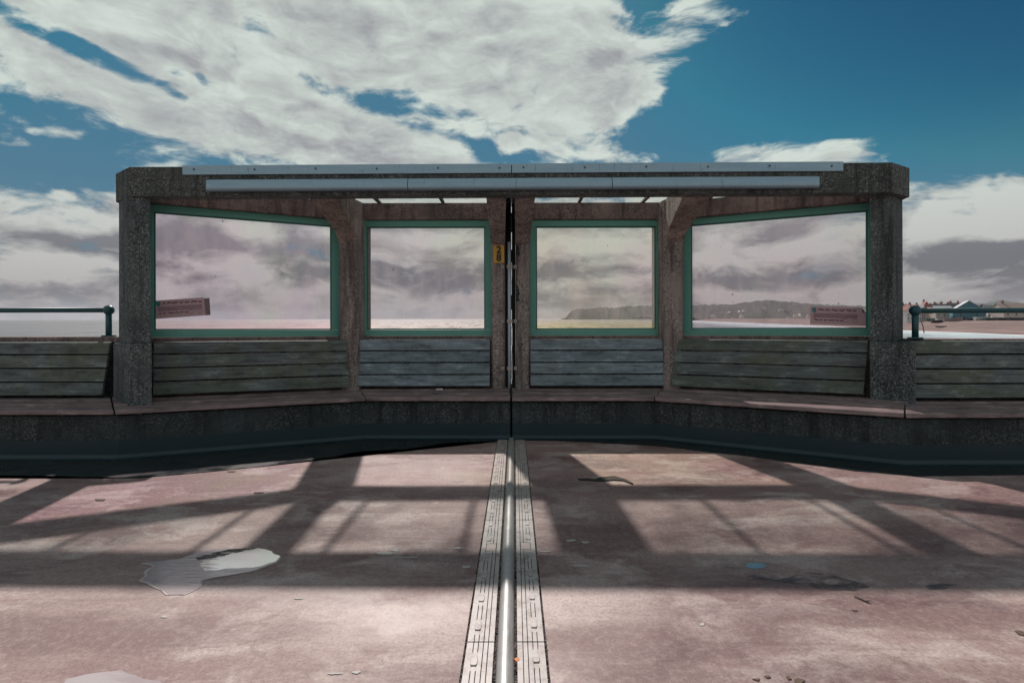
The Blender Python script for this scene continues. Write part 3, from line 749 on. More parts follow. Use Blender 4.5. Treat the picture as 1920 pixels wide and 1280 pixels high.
text_mesh('2', .105, sg, (0, -.0055, .043), M_black); text_mesh('8', .105, sg, (0, -.0055, -.043), M_black)
# vertical conduit with three saddles
cd = thing('conduit', 'thin pale vertical conduit clipped between the two centre posts', 'pipe', (-.020, 5.475, .5))
ob('pipe', nb(tube, [(0, 0, -.01), (0, 0, 1.55)], .016, 12), M_cond, cd, smooth=True)
for z in (1.12+(617-500)/960*5.47-.5, 1.12+(617-602)/960*5.47-.5, 1.12+(617-690.5)/960*5.47-.5):
    b_ = ob('saddle_clip', nb(box, -.026, .034, -.022, .012, z-.02, z+.02), M_bracket, cd, bevel=.003)
    for xx in (-.072, .064):
        c_ = ob('fixing_plate', nb(box, xx-.018, xx+.018, .002, .016, z-.018, z+.018), M_bracket, b_, bevel=.002)
        # screw head is a raised disc on the plate: same mesh level
        bmm = nb(tube, [(xx, -.002, z), (xx, .003, z)], .006, 8)
        ob('screw', bmm, M_screw, b_)

# ------------------------------------------------------------------ benches
def board(name, v8, mt, parent, bevel=.005):
    """v8 bottom ring (front-left, front-right, back-right, back-left) then top ring; local X along the board"""
    v8 = [Vector(v) for v in v8]
    c = sum(v8, Vector())/8; u = ((v8[1]-v8[0])+(v8[5]-v8[4])).normalized()
    zz = Vector((0, 0, 1)); n = zz.cross(u).normalized(); zz = u.cross(n)
    Mx = Matrix((( u.x, n.x, zz.x, c.x), (u.y, n.y, zz.y, c.y), (u.z, n.z, zz.z, c.z), (0, 0, 0, 1)))
    inv = Mx.inverted(); bm = bmesh.new(); hexa(bm, [inv @ v for v in v8])
    o = ob(name, bm, mt, parent, bevel=bevel)
    o.matrix_basis = Matrix.Translation(-Vector(parent.location)) @ Mx
    return o
def lerp(a, b, t): return Vector(a)*(1-t)+Vector(b)*t
def bench(label, FLp, FRp, BLp, BRp, bL, bR, tL, tR, slatm, ns, g='slatted benches in a row along the plinth'):
    t = thing('bench', label, 'bench', ((FLp[0]+FRp[0])/2, (FLp[1]+FRp[1])/2, 0), g)
    # seat boards
    N = 3; zf, zr = .449, .480
    FLv, FRv, BLv, BRv = [Vector((*p, 0)) for p in (FLp, FRp, BLp, BRp)]
    for i in range(N):
        zo = (-.013, .0, .010)[i]
        s0, s1 = (i/N)+(.034 if i else 0), (i+1)/N-.030
        a, b_, c_, d_ = lerp(FLv, BLv, s0), lerp(FRv, BRv, s0), lerp(FRv, BRv, s1), lerp(FLv, BLv, s1)
        z0 = zf+zo+(zr-zf)*s0; z1 = zf+zo+(zr-zf)*s1; th = .040; j = random.uniform(-.0015, .0015)
        v = [(a.x, a.y, z0-th), (b_.x, b_.y, z0-th), (c_.x, c_.y, z1-th), (d_.x, d_.y, z1-th), (a.x, a.y, z0+j), (b_.x, b_.y, z0+j), (c_.x, c_.y, z1+j), (d_.x, d_.y, z1+j)]
        board('seat_board', v, M_seat, t, .008 if i == 0 else .005)
    # backrest slats
    zb, zt = .517, 1.012; n = 4; gap = .013; H_ = (zt-zb-gap*(n-1))/n; th = .028
    u = (Vector(bR)-Vector(bL)).normalized(); nn = Vector((-u.y, u.x))
    for i in range(n):
        z0 = zb+i*(H_+gap); z1 = z0+H_; s0 = (z0-zb)/(zt-zb); s1 = (z1-zb)/(zt-zb)
        j = random.uniform(-.002, .002)
        l0, r0, l1, r1 = [Vector((*lerp((*p, 0), (*q_, 0), s).to_2d(),)) + nn*j for p, q_, s in ((bL, tL, s0), (bR, tR, s0), (bL, tL, s1), (bR, tR, s1))]
        e = random.uniform(-.002, .002); ch = .009 if (i == n-1 and slatm is M_slatg) else 0
        v = [(l0.x, l0.y, z0), (r0.x, r0.y, z0+e), (r0.x+nn.x*th, r0.y+nn.y*th, z0+e), (l0.x+nn.x*th, l0.y+nn.y*th, z0),
             (l1.x, l1.y, z1-ch), (r1.x, r1.y, z1+e-ch), (r1.x+nn.x*th, r1.y+nn.y*th, z1+e), (l1.x+nn.x*th, l1.y+nn.y*th, z1)]
        board('backrest_slat', v, slatm, t, .004)
    # bearers under the seat and behind the backrest
    L = (Vector(FRp)-Vector(FLp)).length
    for i in range(ns):
        s = (i+.5)/ns if ns < 3 else .08+.84*i/(ns-1)
        a = lerp(FLv, FRv, s); d_ = lerp(BLv, BRv, s); uu = (FRv-FLv).normalized(); hw = .026
        a = a + (d_-a)*.10
        v = []
        for z_, zz_ in ((.378, .378), (.408, .444)):
            v += [(a.x-uu.x*hw, a.y-uu.y*hw, z_), (a.x+uu.x*hw, a.y+uu.y*hw, z_), (d_.x+uu.x*hw, d_.y+uu.y*hw, zz_), (d_.x-uu.x*hw, d_.y-uu.y*hw, zz_)]
        bm = bmesh.new(); hexa(bm, [Vector(p)-Vector(t.location) for p in v]); ob('bearer', bm, M_plinth, t, bevel=.002)
        m0 = lerp((*bL, 0), (*bR, 0), s); m1 = lerp((*tL, 0), (*tR, 0), s)
        v = []
        for mm, z_ in ((m0, .49), (m1, .985)):
            p0 = Vector((mm.x, mm.y))+nn*(th+.003); p1 = p0+nn*.045
            v += [(p0.x-u.x*hw, p0.y-u.y*hw, z_), (p0.x+u.x*hw, p0.y+u.y*hw, z_), (p1.x+u.x*hw, p1.y+u.y*hw, z_), (p1.x-u.x*hw, p1.y-u.y*hw, z_)]
        bm = bmesh.new(); hexa(bm, [Vector(p)-Vector(t.location) for p in v]); ob('backrest_support', bm, M_gap, t)
    return t
bench('wooden bench outside the shelter, left of the left corner pillar and below the sea railing', (-9, 4.37), (-3.39, 4.37), (-9, 4.83), (-3.785, 4.83), (-9, 4.74), (-3.79, 4.74), (-9, 4.82), (-3.775, 4.82), M_slatg, 9)
bench('angled wooden bench with greenish backrest under the leftmost window', (-3.375, 4.37), (-1.475, 5.17), (-3.765, 4.83), (-1.685, 5.60), (-3.33, 4.765), (-1.70, 5.385), (-3.35, 4.80), (-1.745, 5.42), M_slatg, 4)
bench('grey-blue wooden bench just left of the centre posts, under the number sign side', (-1.468, 5.17), (-.012, 5.15), (-1.678, 5.60), (-.022, 5.60), (-1.648, 5.46), (-.232, 5.46), (-1.635, 5.505), (-.230, 5.505), M_slat, 4)
bench('grey-blue wooden bench just right of the centre posts', (.010, 5.15), (1.43, 5.13), (.0, 5.60), (1.665, 5.58), (.205, 5.46), (1.632, 5.46), (.205, 5.505), (1.625, 5.505), M_slat, 4)
bench('angled wooden bench with a sunlit seat edge under the rightmost window', (1.437, 5.127), (3.176, 4.133), (1.672, 5.577), (3.51, 4.56), (1.695, 5.42), (3.22, 4.675), (1.745, 5.455), (3.31, 4.74), M_slatg, 4)
bench('mossy wooden bench outside the shelter, right of the right corner pillar', (3.190, 4.13), (9, 4.13), (3.525, 4.58), (9, 4.58), (3.51, 4.44), (9, 4.44), (3.52, 4.51), (9, 4.51), M_slatg, 9)

# ------------------------------------------------------------------ outer parapets with coping
for s, x0, x1, yf, lab in ((-1, -12, -3.72, 4.90, 'low concrete parapet behind the left outer bench, carrying the sea railing'), (1, 3.70, 12, 4.585, 'low concrete parapet behind the right outer bench, carrying a railing before the beach')):
    t = thing('parapet', lab, 'parapet', ((x0+x1)/2, yf+.1, 0), 'parapets outside the shelter'); cx = (x0+x1)/2
    zc = 1.056 if s < 0 else 1.025
    ob('wall_core', nb(box, x0-cx, x1-cx, -.09, .20, .36, zc-.055), M_plinth, t, bevel=.01)
    bm = nb(box, x0-cx+.0, x1-cx, -.10, .23, zc-.0545, zc); ob('coping', bm, M_lintel, t, bevel=.01)
    # shoulder block that joins parapet to pillar
    xb0, xb1 = (x1-.03-cx, x1+.03-cx) if s < 0 else (x0-.06-cx, x0+.02-cx)
# rails
for s, bx, by, bz, base, lab in ((-1, PX(204, 578, 4.97).x, 4.97, PX(204, 578, 4.97).z, 1.056, 'teal handrail ending in a ball on the left parapet, sea behind'), (1, PX(1716, 585, 4.66).x, 4.66, PX(1716, 585.5, 4.66).z, 1.025, 'dark teal handrail ending in a ball on the right parapet, beach behind')):
    t = thing('handrail', lab, 'handrail', (bx, by, base), 'handrails on the parapets')
    h = bz-base
    ob('ball_finial', nb(ball, (0, 0, h), .048, 24), M_rail, t, smooth=True)
    ob('rail', nb(tube, [(s*.03, 0, h), (s*3, 0, h), (s*8, 0, h)], .0235, 16), M_rail, t, smooth=True)
    for k in range(4):
        xx = s*(0 if k == 0 else k*2.3)
        p_ = ob('post', nb(tube, [(xx, 0, .0), (xx, 0, h-.01)], .026, 16), M_rail, t, smooth=True)
        ob('base_flange', nb(tube, [(xx, 0, 0.001), (xx, 0, .014), (xx, 0, .0145)], [.062, .058, .03], 18), M_rail, t)

# ------------------------------------------------------------------ notices on the glass
def notice(lab, Wd, corners, s, flip):
    """corners in photo px; they are put on the window's own plane, 6 mm in front of the glass"""
    P, u, n = Wd
    def hit(px, py, d):
        dirv = Vector(((px-964.4)/960, 1, (617+(px-964)*.0021-py)/960))
        N3 = Vector((n.x, n.y, 0)); P0 = Vector((P.x+n.x*d, P.y+n.y*d, 0))
        tt = (P0-EYE).dot(N3)/dirv.dot(N3); return EYE+dirv*tt
    q4 = [hit(px, py, -.001) for px, py in corners]
    o0 = q4[3]; ux = (q4[2]-q4[3]); uy = (q4[0]-q4[3])
    N3 = Vector((n.x, n.y, 0))
    t = thing('notice', lab, 'notice', o0, 'notices stuck on the window glass')
    def pt(a, b_, d=0.0): return ux*a + uy*b_ - N3*d
    bm = bmesh.new()
    outline = [(0, 0), (1, 0), (1, .97), (.90, .97), (.885, 1.03), (0, 1)] if s < 0 else [(0, 0), (1, 0), (1, .70), (.925, 1.0), (0, 1)]
    f = [bm.verts.new(pt(a, b_, .002)) for a, b_ in outline]; g_ = [bm.verts.new(pt(a, b_, .0)) for a, b_ in outline]
    bm.faces.new(f); bm.faces.new(g_[::-1])
    for i in range(len(f)): bm.faces.new((f[i], f[(i+1) % len(f)], g_[(i+1) % len(f)], g_[i]))
    ob('paper', bm, M_paper, t)
    bm = bmesh.new()
    if s > 0: vs = [pt(.93, 1.0, .003), pt(1.0, .70, .003), pt(.925, .74, .012)]; nm = 'folded_corner'
    else: vs = [pt(.91, .0, .003), pt(1.0, .0, .003), pt(1.0, .97, .003), pt(.90, .97, .003)]; nm = 'overlap_strip'
    bm.faces.new([bm.verts.new(v) for v in vs]); ob(nm, bm, M_paperb, t)
    bm = bmesh.new()
    for a0, a1, b0, b1 in ((.035, .115, .66, .93),):
        bm.faces.new([bm.verts.new(pt(a, b_, .0035)) for a, b_ in ((a0, b1), (a0+.01, b0+.06), ((a0+a1)/2, b0), (a1-.005, b0+.06), (a1, b1))])
    ob('emblem', bm, M_teal, t)
    bm = bmesh.new(); rr = random.Random(5+s)
    def stroke(pts, wd):
        for (a, b_), (c_, d_) in zip(pts, pts[1:]):
            bm.faces.new([bm.verts.new(pt(x_, y_, .0036)) for x_, y_ in ((a, b_), (c_, d_), (c_, d_+wd), (a, b_+wd))])
    def scribble(a0, a1, bc, amp, wd):
        a = a0; pts = []
        while a < a1: pts.append((a, bc+rr.uniform(-amp, amp))); a += rr.uniform(.006, .018)
        stroke(pts, wd*1.7)
    a = .15
    while a < .85:   # title words
        L_ = rr.uniform(.04, .12); scribble(a, min(a+L_, .86), .80, .05, .04); a += L_+.022
    for bb_ in (.60, .535, .47, .41): scribble(.06, .86, bb_, .008, .014)
    a = .07
    while a < .55: L_ = rr.uniform(.05, .11); scribble(a, a+L_, .24, .04, .035); a += L_+.02
    for cx_ in (.64, .80):
        stroke([(cx_+.05*math.cos(k*.5), .25+.10*math.sin(k*.5)) for k in range(14)], .018)
    ob('lettering', bm, M_ink, t)['kind'] = 'stuff'
notice('mauve paper notice taped at a tilt in the leftmost window', W0, [(288.5, 561), (394, 556), (395, 588), (291, 595)], -1, 0)
notice('mauve paper notice with a folded corner in the rightmost window', W3, [(1519, 577), (1623, 579), (1624, 614), (1519, 610)], 1, 0)

# ------------------------------------------------------------------ expansion joint
EJ = thing('expansion_joint', 'ribbed metal expansion joint with bolt heads and a half-round centre pipe down the deck', 'expansion joint', (0, 2.5, 0))
ejo = Vector((0, -2.5, 0))
def ej(name, bm, mt, bevel=0, parent=None, smooth=False):
    bmesh.ops.translate(bm, verts=bm.verts, vec=ejo); return ob(name, bm, mt, parent or EJ, smooth, bevel)
for s in (-1, 1):
    y0s = 1.72 if s < 0 else 1.735
    first = y0s-.2*6; SEG = 1.17
    ys = [.66+SEG*k for k in range(-1, 5)]
    for k, ya in enumerate(ys[:-1]):
        yb = min(ya+SEG-.006, 5.19)
        if ya > 5.1: continue
        x0, x1 = .041, .137
        bm = nb(box, *(sorted((s*x0, s*x1))), ya, yb, -.018, -.004)
        pl = ej('cover_plate', bm, M_gap)
        # ribs: outer lip, between grooves, inner
        bolts = [y0s+.2*j for j in range(-8, 20) if ya+.03 < y0s+.2*j < yb-.03]
        blk = (ya+yb)/2 + (.03 if s < 0 else .05)   # label block
        blk = y0s+.2*round((blk-y0s)/.2)+.10
        X = [.041, .060, .0625, .077, .0795, .095, .0975, .112, .1145, .137]
        bm = bmesh.new()
        for a, b_, kind in ((X[0], X[1], 'in'), (X[2], X[3], 'c'), (X[4], X[5], 'b'), (X[6], X[7], 'bo'), (X[8], X[9], 'bo2')):
            segs = [(ya, yb)]
            if kind in ('c', 'b', 'bo'):
                segs = [(ya, blk-.045), (blk+.045, yb)]
            for q0, q1 in segs:
                if kind in ('b', 'bo', 'bo2'):   # interrupt ribs round bolt seats
                    cur = q0
                    for yb_ in bolts:
                        if q0 < yb_ < q1:
                            if kind == 'bo': 
                                if yb_-.027 > cur: box(bm, *sorted((s*a, s*b_)), cur, yb_-.027, -.004, .006)
                                cur = yb_+.027
                    box(bm, *sorted((s*a, s*b_)), cur, q1, -.004, .006)
                else: box(bm, *sorted((s*a, s*b_)), q0, q1, -.004, .006)
        r_ = ob('ribs', bm, M_plate, pl) if False else ej('ribs', bm, M_plate, .0008, pl)
        bm = nb(box, *sorted((s*.0635, s*.1125)), blk-.041, blk+.041, -.004, .0065)
        ej('label_block', bm, M_platew if ya > 1.5 else M_plate, .002, pl)
        # bridging lands between ribs either side of each bolt
        bm = bmesh.new()
        for yb_ in bolts:
            for dd in (-.038, .038):
                box(bm, *sorted((s*.094, s*.1155)), yb_+dd-.0105, yb_+dd+.0105, -.003, .0056)
        ej('rib_bridges', bm, M_plate, 0, pl)['kind'] = 'stuff'
        for yb_ in bolts:
            cx = s*.1048
            bm = bmesh.new(); poly = []
            for i in range(16):
                an = i*math.pi/8; cc, ss = math.cos(an), math.sin(an)
                poly.append((cx+.0125*abs(cc)**.55*(1 if cc > 0 else -1), yb_+.0235*abs(ss)**.55*(1 if ss > 0 else -1)))
            prism(bm, poly, -.003, .0095)
            ej('bolt_cap', bm, M_plate, .002, pl)
# half-round pipe
bm = bmesh.new(); seg = 14; rings = []
for y in [-1.5+.56*i for i in range(13)]:
    y = min(y, 5.2)
    rings.append([bm.verts.new((.031*math.cos(math.pi*k/seg)+mnoise.noise(Vector((0, y*2, 0)))*.0015, y, -.012+.036*math.sin(math.pi*k/seg))) for k in range(seg+1)])
for a, b_ in zip(rings, rings[1:]):
    for k in range(seg): bm.faces.new((a[k], a[k+1], b_[k+1], b_[k]))
ej('centre_pipe', bm, M_pipe, 0, None, True)
# grit in the gaps
bm = bmesh.new(); rg_ = random.Random(3)
for i in range(5200):
    y = 1.2+4.0*(rg_.random()**1.3); side = rg_.choice((-1, 1)); x = side*rg_.choice((rg_.uniform(.030, .041), rg_.uniform(.136, .147)))
    r_ = rg_.uniform(.0015, .0042)
    c_ = Vector((x, y, -.012+rg_.uniform(0, .013)))
    vs = [bm.verts.new(c_+Vector(d)*r_*rg_.uniform(.7, 1.2)) for d in ((1, 0, 0), (-1, 0, 0), (0, 1, 0), (0, -1, 0), (0, 0, 1), (0, 0, -1))]
    for f in ((0, 2, 4), (2, 1, 4), (1, 3, 4), (3, 0, 4)): bm.faces.new([vs[k] for k in f])
g_ = ej('grit', bm, M_platew); g_['kind'] = 'stuff'

# ------------------------------------------------------------------ puddles and litter on the deck
def px_outline(pts): return [tuple(FL(*p)[:2]) for p in pts]
big_p = px_outline([(262, 1053), (300, 1049), (340, 1044), (380, 1031), (430, 1026), (482, 1025), (508, 1030), (512, 1038), (522, 1043), (516, 1052), (495, 1060), (470, 1068), (420, 1076), (378, 1083), (374, 1096), (360, 1104), (345, 1110), (318, 1111), (308, 1103), (280, 1092), (263, 1086), (276, 1076), (274, 1066), (290, 1058)])
pu = thing('puddle', 'large shallow puddle with a bright shining right half on the left of the deck', 'puddle', (0, 0, 0), 'puddles on the deck')
ob('water', thick_sheet(big_p, .0, .003, .016, 8), M_water, pu)
ob('silt_rim', sheet([(x*1.0+(.012 if x > cxp else -.012)*.8, y-.006) for cxp in (sum(p_[0] for p_ in big_p)/len(big_p),) for x, y in big_p], .0022, .008, 5), M_silt, pu)
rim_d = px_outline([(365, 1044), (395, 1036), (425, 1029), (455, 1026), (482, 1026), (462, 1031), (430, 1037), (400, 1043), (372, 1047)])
ob('painted_reflection', thick_sheet(rim_d, .0045, .0006, .012, 7), M_darkrefl, pu)  # thin dark sheet painting the shelter post's reflection onto the puddle
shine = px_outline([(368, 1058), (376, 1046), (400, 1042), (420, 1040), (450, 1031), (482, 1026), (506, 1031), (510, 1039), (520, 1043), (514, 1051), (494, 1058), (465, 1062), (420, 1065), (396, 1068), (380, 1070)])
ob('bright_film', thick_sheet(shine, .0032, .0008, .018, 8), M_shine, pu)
pu = thing('puddle', 'pale puddle at the bottom left edge of the view', 'puddle', (0, 0, 0), 'puddles on the deck')
ob('water', thick_sheet(px_outline([(112, 1288), (124, 1270), (160, 1262), (200, 1257), (225, 1255), (246, 1262), (270, 1269), (300, 1275), (330, 1295), (200, 1310)]), .0, .003, .004, 5), M_water, pu)
pu = thing('puddle', 'tiny blue-grey oval puddle right of the joint', 'puddle', (0, 0, 0), 'puddles on the deck')
ell = [(1416+20*math.cos(k*math.pi/8), 1063+5.5*math.sin(k*math.pi/8)) for k in range(16)]
ob('water', thick_sheet(px_outline(ell), .0, .004, .001, 2), M_pud2, pu)
for lab, pts in (('dark damp patch on the deck in the beam shadow, right of the tiny puddle', [(1478, 1082), (1510, 1075), (1560, 1080), (1600, 1092), (1632, 1104), (1600, 1108), (1550, 1107), (1500, 1098), (1470, 1094), (1430, 1088), (1400, 1092), (1386, 1080), (1420, 1080), (1455, 1088)]),
                 ('slim dark damp patch on the deck near the right edge', [(1730, 1103), (1760, 1099), (1795, 1102), (1790, 1108), (1745, 1110)]),
                 ('slim dark damp streak on the deck left of the tiny puddle', [(1352, 1062), (1372, 1064), (1374, 1068), (1356, 1066)])):
    o = ob('damp_patch', sheet(px_outline(pts), .0025, .02, 4), M_damp); tag(o, lab, 'damp patch', 'damp patches on the deck')
def flake(name, lab, cat, pts, h, mt, jit=.004, group=None, sub=3):
    out = px_outline(pts); c = sum((Vector(p) for p in out), Vector((0, 0)))/len(out)
    bm = thick_sheet(out, 0, h, jit, sub)
    for v in bm.verts:
        v.co.x -= c.x; v.co.y -= c.y
    o = ob(name, bm, mt); o.location = (c.x, c.y, .001); return tag(o, lab, cat, group)
flake('seaweed', 'dark strand of dried seaweed lying in the sunlit patch right of the joint', 'seaweed', [(1083, 899), (1100, 898), (1116, 900), (1124, 896), (1150, 894), (1160, 897), (1174, 901), (1188, 908), (1186, 909), (1168, 903), (1150, 902), (1128, 904), (1105, 902), (1086, 901)], .007, M_weed, .010)
for lab, pts in (('small dark leaf near the right edge of the deck', [(1902, 1187), (1912, 1186), (1924, 1190), (1918, 1196), (1908, 1193)]),
                 ('dark leaf scrap at the bottom right, rightmost of the row', [(1487, 1276), (1496, 1272), (1510, 1278), (1500, 1284), (1490, 1283)]),
                 ('dark leaf scrap at the bottom, middle of the row', [(1470, 1270), (1478, 1269), (1482, 1274), (1474, 1275)]),
                 ('dark leaf scrap at the bottom, second of the row', [(1428, 1268), (1438, 1268), (1441, 1271), (1432, 1272)]),
                 ('dark leaf scrap at the bottom, leftmost of the row', [(1408, 1275), (1420, 1273), (1418, 1278)]),
                 ('dark sliver of leaf in the sunlit patch left of the outer pillar shadow', [(176, 933), (196, 933), (194, 936), (180, 936)]),
                 ('dark sliver of leaf in front of the left angled bench', [(426, 881), (442, 881), (440, 883), (428, 883)]),
                 ('small dark leaf sliver in the sunlit patch left of the mid post shadow', [(474, 921), (494, 921), (492, 923), (476, 923)])):
    flake('leaf', lab, 'leaf', pts, .0022, M_leaf, .010, 'dead leaves on the deck', 2)
flake('leaf', 'orange leaf lying in the gap right of the centre pipe', 'leaf', [(963, 1238), (970, 1235), (974, 1240), (968, 1244)], .003, M_orange, .004, None, 2).location.z = .004
# twig
a = [FL(1600, 1122), FL(1614, 1127), FL(1622, 1131), FL(1632, 1135)]
bm = bmesh.new(); tube(bm, [p+Vector((0, 0, .004)) for p in a], [.0022, .003, .003, .0015], 6)
tube(bm, [a[2]+Vector((0, 0, .005)), FL(1628, 1131)+Vector((0, 0, .006)), FL(1634, 1131)+Vector((0, 0, .006))], [.0024, .002, .001], 6)
tag(ob('twig', bm, M_twig), 'forked twig lying on the sunlit deck at right', 'twig')
bm = bmesh.new(); tube(bm, [FL(1596, 1146)+Vector((0, 0, .003)), FL(1599, 1148)+Vector((0, 0, .003)), FL(1607, 1148)+Vector((0, 0, .003))], .0018, 6)
tag(ob('twig', bm, M_twig), 'short bent twig just nearer than the forked twig', 'twig')
# bird droppings: marks on the deck
mk = [((720, 1036), 26, 3), ((752, 1044), 36, 1.2), ((858, 1027), 13, 1.8), ((873, 1062), 10, 2.5), ((1070, 1014), 12, 2.5), ((1098, 1017), 9, 2), ((1022, 1034), 12, 1.6), ((1087, 1061), 22, 2.2), ((628, 1261), 14, 2), ((668, 1259), 10, 3), ((1316, 1172), 5, 3), ((305, 1154), 7, 2.5), ((740, 1031), 10, 2.5), ((858, 902), 14, 1.0), ((1438, 1038), 3, 2), ((560, 1120), 10, 1.5)]
for (px, py), rx, ry in mk:
    rr = random.Random(int(px)); pts = []
    for k in range(12):
        an = k*math.pi/6; f_ = rr.uniform(.55, 1.15); pts.append((px+rx*f_*math.cos(an), py+ry*f_*math.sin(an)))
    o = ob('white_mark', sheet(px_outline(pts), .0022, .003, 3), M_drop, deck_l if px < 950 else bpy.data.objects['deck.001'])
o = ob('paper_scrap', nb(box, -.035, .035, -.01, .012, 0, .012), M_scrap, bevel=.002); o.location = (-.76, 5.42, .480)
tag(o, 'tiny white paper scrap on the seat left of the centre posts', 'litter')

# ================================================================== the coast behind, in a frame that follows the true horizon
TILT = Matrix.Translation(EYE) @ Matrix.Rotation(math.atan(20/960), 4, 'X')
SEA = -9.0
def envo(name, bm, mt, smooth=False, label=None, kind='structure'):
    return tag(ob(name, bm, mt, smooth=smooth, matrix=TILT), label, kind=kind)
bm = bmesh.new()
xs = [-14000, -5000, -1500, -500, -200, 0, 120, 260, 420, 800, 2000, 6000, 14000]; ys = [-700, -60, 0, 60, 200, 400, 800, 1600, 3200, 7000, 16000]
g = [[bm.verts.new((x, y, SEA)) for x in xs] for y in ys]
for j in range(len(ys)-1):
    for i in range(len(xs)-1): bm.faces.new((g[j][i], g[j][i+1], g[j+1][i+1], g[j+1][i]))
envo('sea', bm, M_sea, label='calm grey sea glittering in the sun behind the shelter')
SHORE = [(-600, 255), (200, 252), (254, 253), (300, 262), (360, 272), (432, 300), (620, 352), (1000, 440), (1728, 605), (2600, 900), (3600, 1150)]
def shore_x(y):
    for (a, xa), (b, xb) in zip(SHORE, SHORE[1:]):
        if a <= y <= b: return xa+(xb-xa)*(y-a)/(b-a) + 1.6*math.sin(y*.05)+1.0*math.sin(y*.13)
    return SHORE[-1][1]
def land_z(off, y):
    t_ = max(0, min(1, (off+2)/62)); t_ = t_*t_*(3-2*t_)*.55+t_*.45
    return SEA-.35+7.0*t_ + .25*mnoise.noise(Vector((off*.07, y*.012, 0)))*min(1, max(0, off)/20)
bm = bmesh.new(); offs_ = [-6, -2, 0, 3, 7, 12, 18, 25, 33, 42, 52, 62, 80, 120, 220, 500, 1100, 2600]
yy = [-600, -300, -100, 0] + [60+12*i for i in range(60)] + [800+60*i for i in range(48)]
rows = []
for y in yy: rows.append([bm.verts.new((shore_x(y)+o_, y, land_z(o_, y))) for o_ in offs_])
for r0, r1 in zip(rows, rows[1:]):
    for k in range(len(offs_)-1): bm.faces.new((r0[k], r0[k+1], r1[k+1], r1[k]))
envo('beach', bm, M_shingle, True, 'brown shingle beach curving away behind the railing')
bm = bmesh.new(); prev = None
for i, y in enumerate([60+8*i for i in range(330)]):
    x = shore_x(y); wv = 3.0+2.4*mnoise.noise(Vector((y*.05, 1, 0)))+y*.002
    cur = (bm.verts.new((x-1.5-wv, y, SEA+.10)), bm.verts.new((x-1.0+.6*mnoise.noise(Vector((y*.2, 4, 0))), y, SEA+.25)))
    if prev: bm.faces.new((prev[0], prev[1], cur[1], cur[0]))
    prev = cur
for k in range(26):   # short breaking crests further out
    y0 = random.uniform(150, 1300); off = random.uniform(8, 34)*(1+y0/900); Ln = random.uniform(12, 50)*(1+y0/500); prev = None
    for i in range(9):
        y = y0+Ln*i/8; x = shore_x(y)-off; hw = (.6+y0/700)*math.sin(math.pi*(i+.3)/8.6)
        cur = (bm.verts.new((x-hw, y, SEA+.12)), bm.verts.new((x+hw, y, SEA+.16)))
        if prev: bm.faces.new((prev[0], prev[1], cur[1], cur[0]))
        prev = cur
o = envo('surf', bm, M_foam, True, 'white surf line along the beach', 'stuff')

def ridge(name, prof, y0, y1, dep, mt, lab, nx=150, ny=22, lump=6, lumpscale=.03, base=-4):
    """rows go back from y0 to the crest at y1 and down behind it; prof: (x at crest, crest height)"""
    bm = bmesh.new(); X0, X1 = prof[0][0], prof[-1][0]; rows = []
    for j in range(ny+1):
        t_ = j/ny; y = y0+(y1+dep-y0)*t_
        row = []
        for i in range(nx+1):
            x = X0+(X1-X0)*i/nx
            for (a, za), (b, zb) in zip(prof, prof[1:]):
                if a <= x <= b: zc = za+(zb-za)*(x-a)/(b-a); break
            ky = (y-y0)/(y1-y0)
            k = min(1, ky)**.8 if ky < 1 else max(0, 1-(y-y1)/dep)**.5
            z = base+(zc-base)*k
            n_ = mnoise.noise(Vector((x*lumpscale, y*lumpscale*.6, 2)))+.6*mnoise.noise(Vector((x*lumpscale*2.7, y*lumpscale*1.6, 9)))
            z += lump*n_*(min(1, k*3))
            row.append(bm.verts.new((x+4*mnoise.noise(Vector((x*.05, y*.05, 1))), y, z)))
        rows.append(row)
    for r0, r1 in zip(rows, rows[1:]):
        for k in range(nx): bm.faces.new((r0[k], r0[k+1], r1[k+1], r1[k]))
    return envo(name, bm, mt, True, lab)
def rp(px, py, Yd): return ((px-964)/960*Yd, (597+(px-964)*.0021-py)/960*Yd)
ridge('headland', [rp(*p, 4200) for p in ((1062, 597.5), (1070, 597), (1072, 583), (1080, 579), (1100, 580), (1125, 576), (1150, 577), (1180, 574), (1210, 574), (1240, 573), (1300, 574))], 3900, 4200, 500, M_wood, 'low wooded headland behind the right centre window', 300, 20, 10, .04, -9)
ridge('hill', [rp(*p, 2500) for p in ((1225, 595), (1262, 582), (1300, 574), (1340, 573), (1380, 572), (1405, 568), (1435, 565), (1465, 567), (1480, 571), (1500, 573), (1530, 574), (1600, 577), (1640, 577), (1700, 575), (1760, 578), (1840, 577), (1930, 575), (2050, 577))], 1750, 2500, 500, M_wood, 'wooded hill dotted with houses behind the right window', 420, 50, 9, .045, -3)
ridge('far_ridge', [rp(*p, 3800) for p in ((1700, 578), (1780, 576), (1820, 573), (1850, 572), (1880, 566), (1892, 570), (1925, 573), (2050, 574))], 3300, 3800, 500, M_ridge, 'bluish far ridge behind the town', 120, 10, 10, .012, -5)

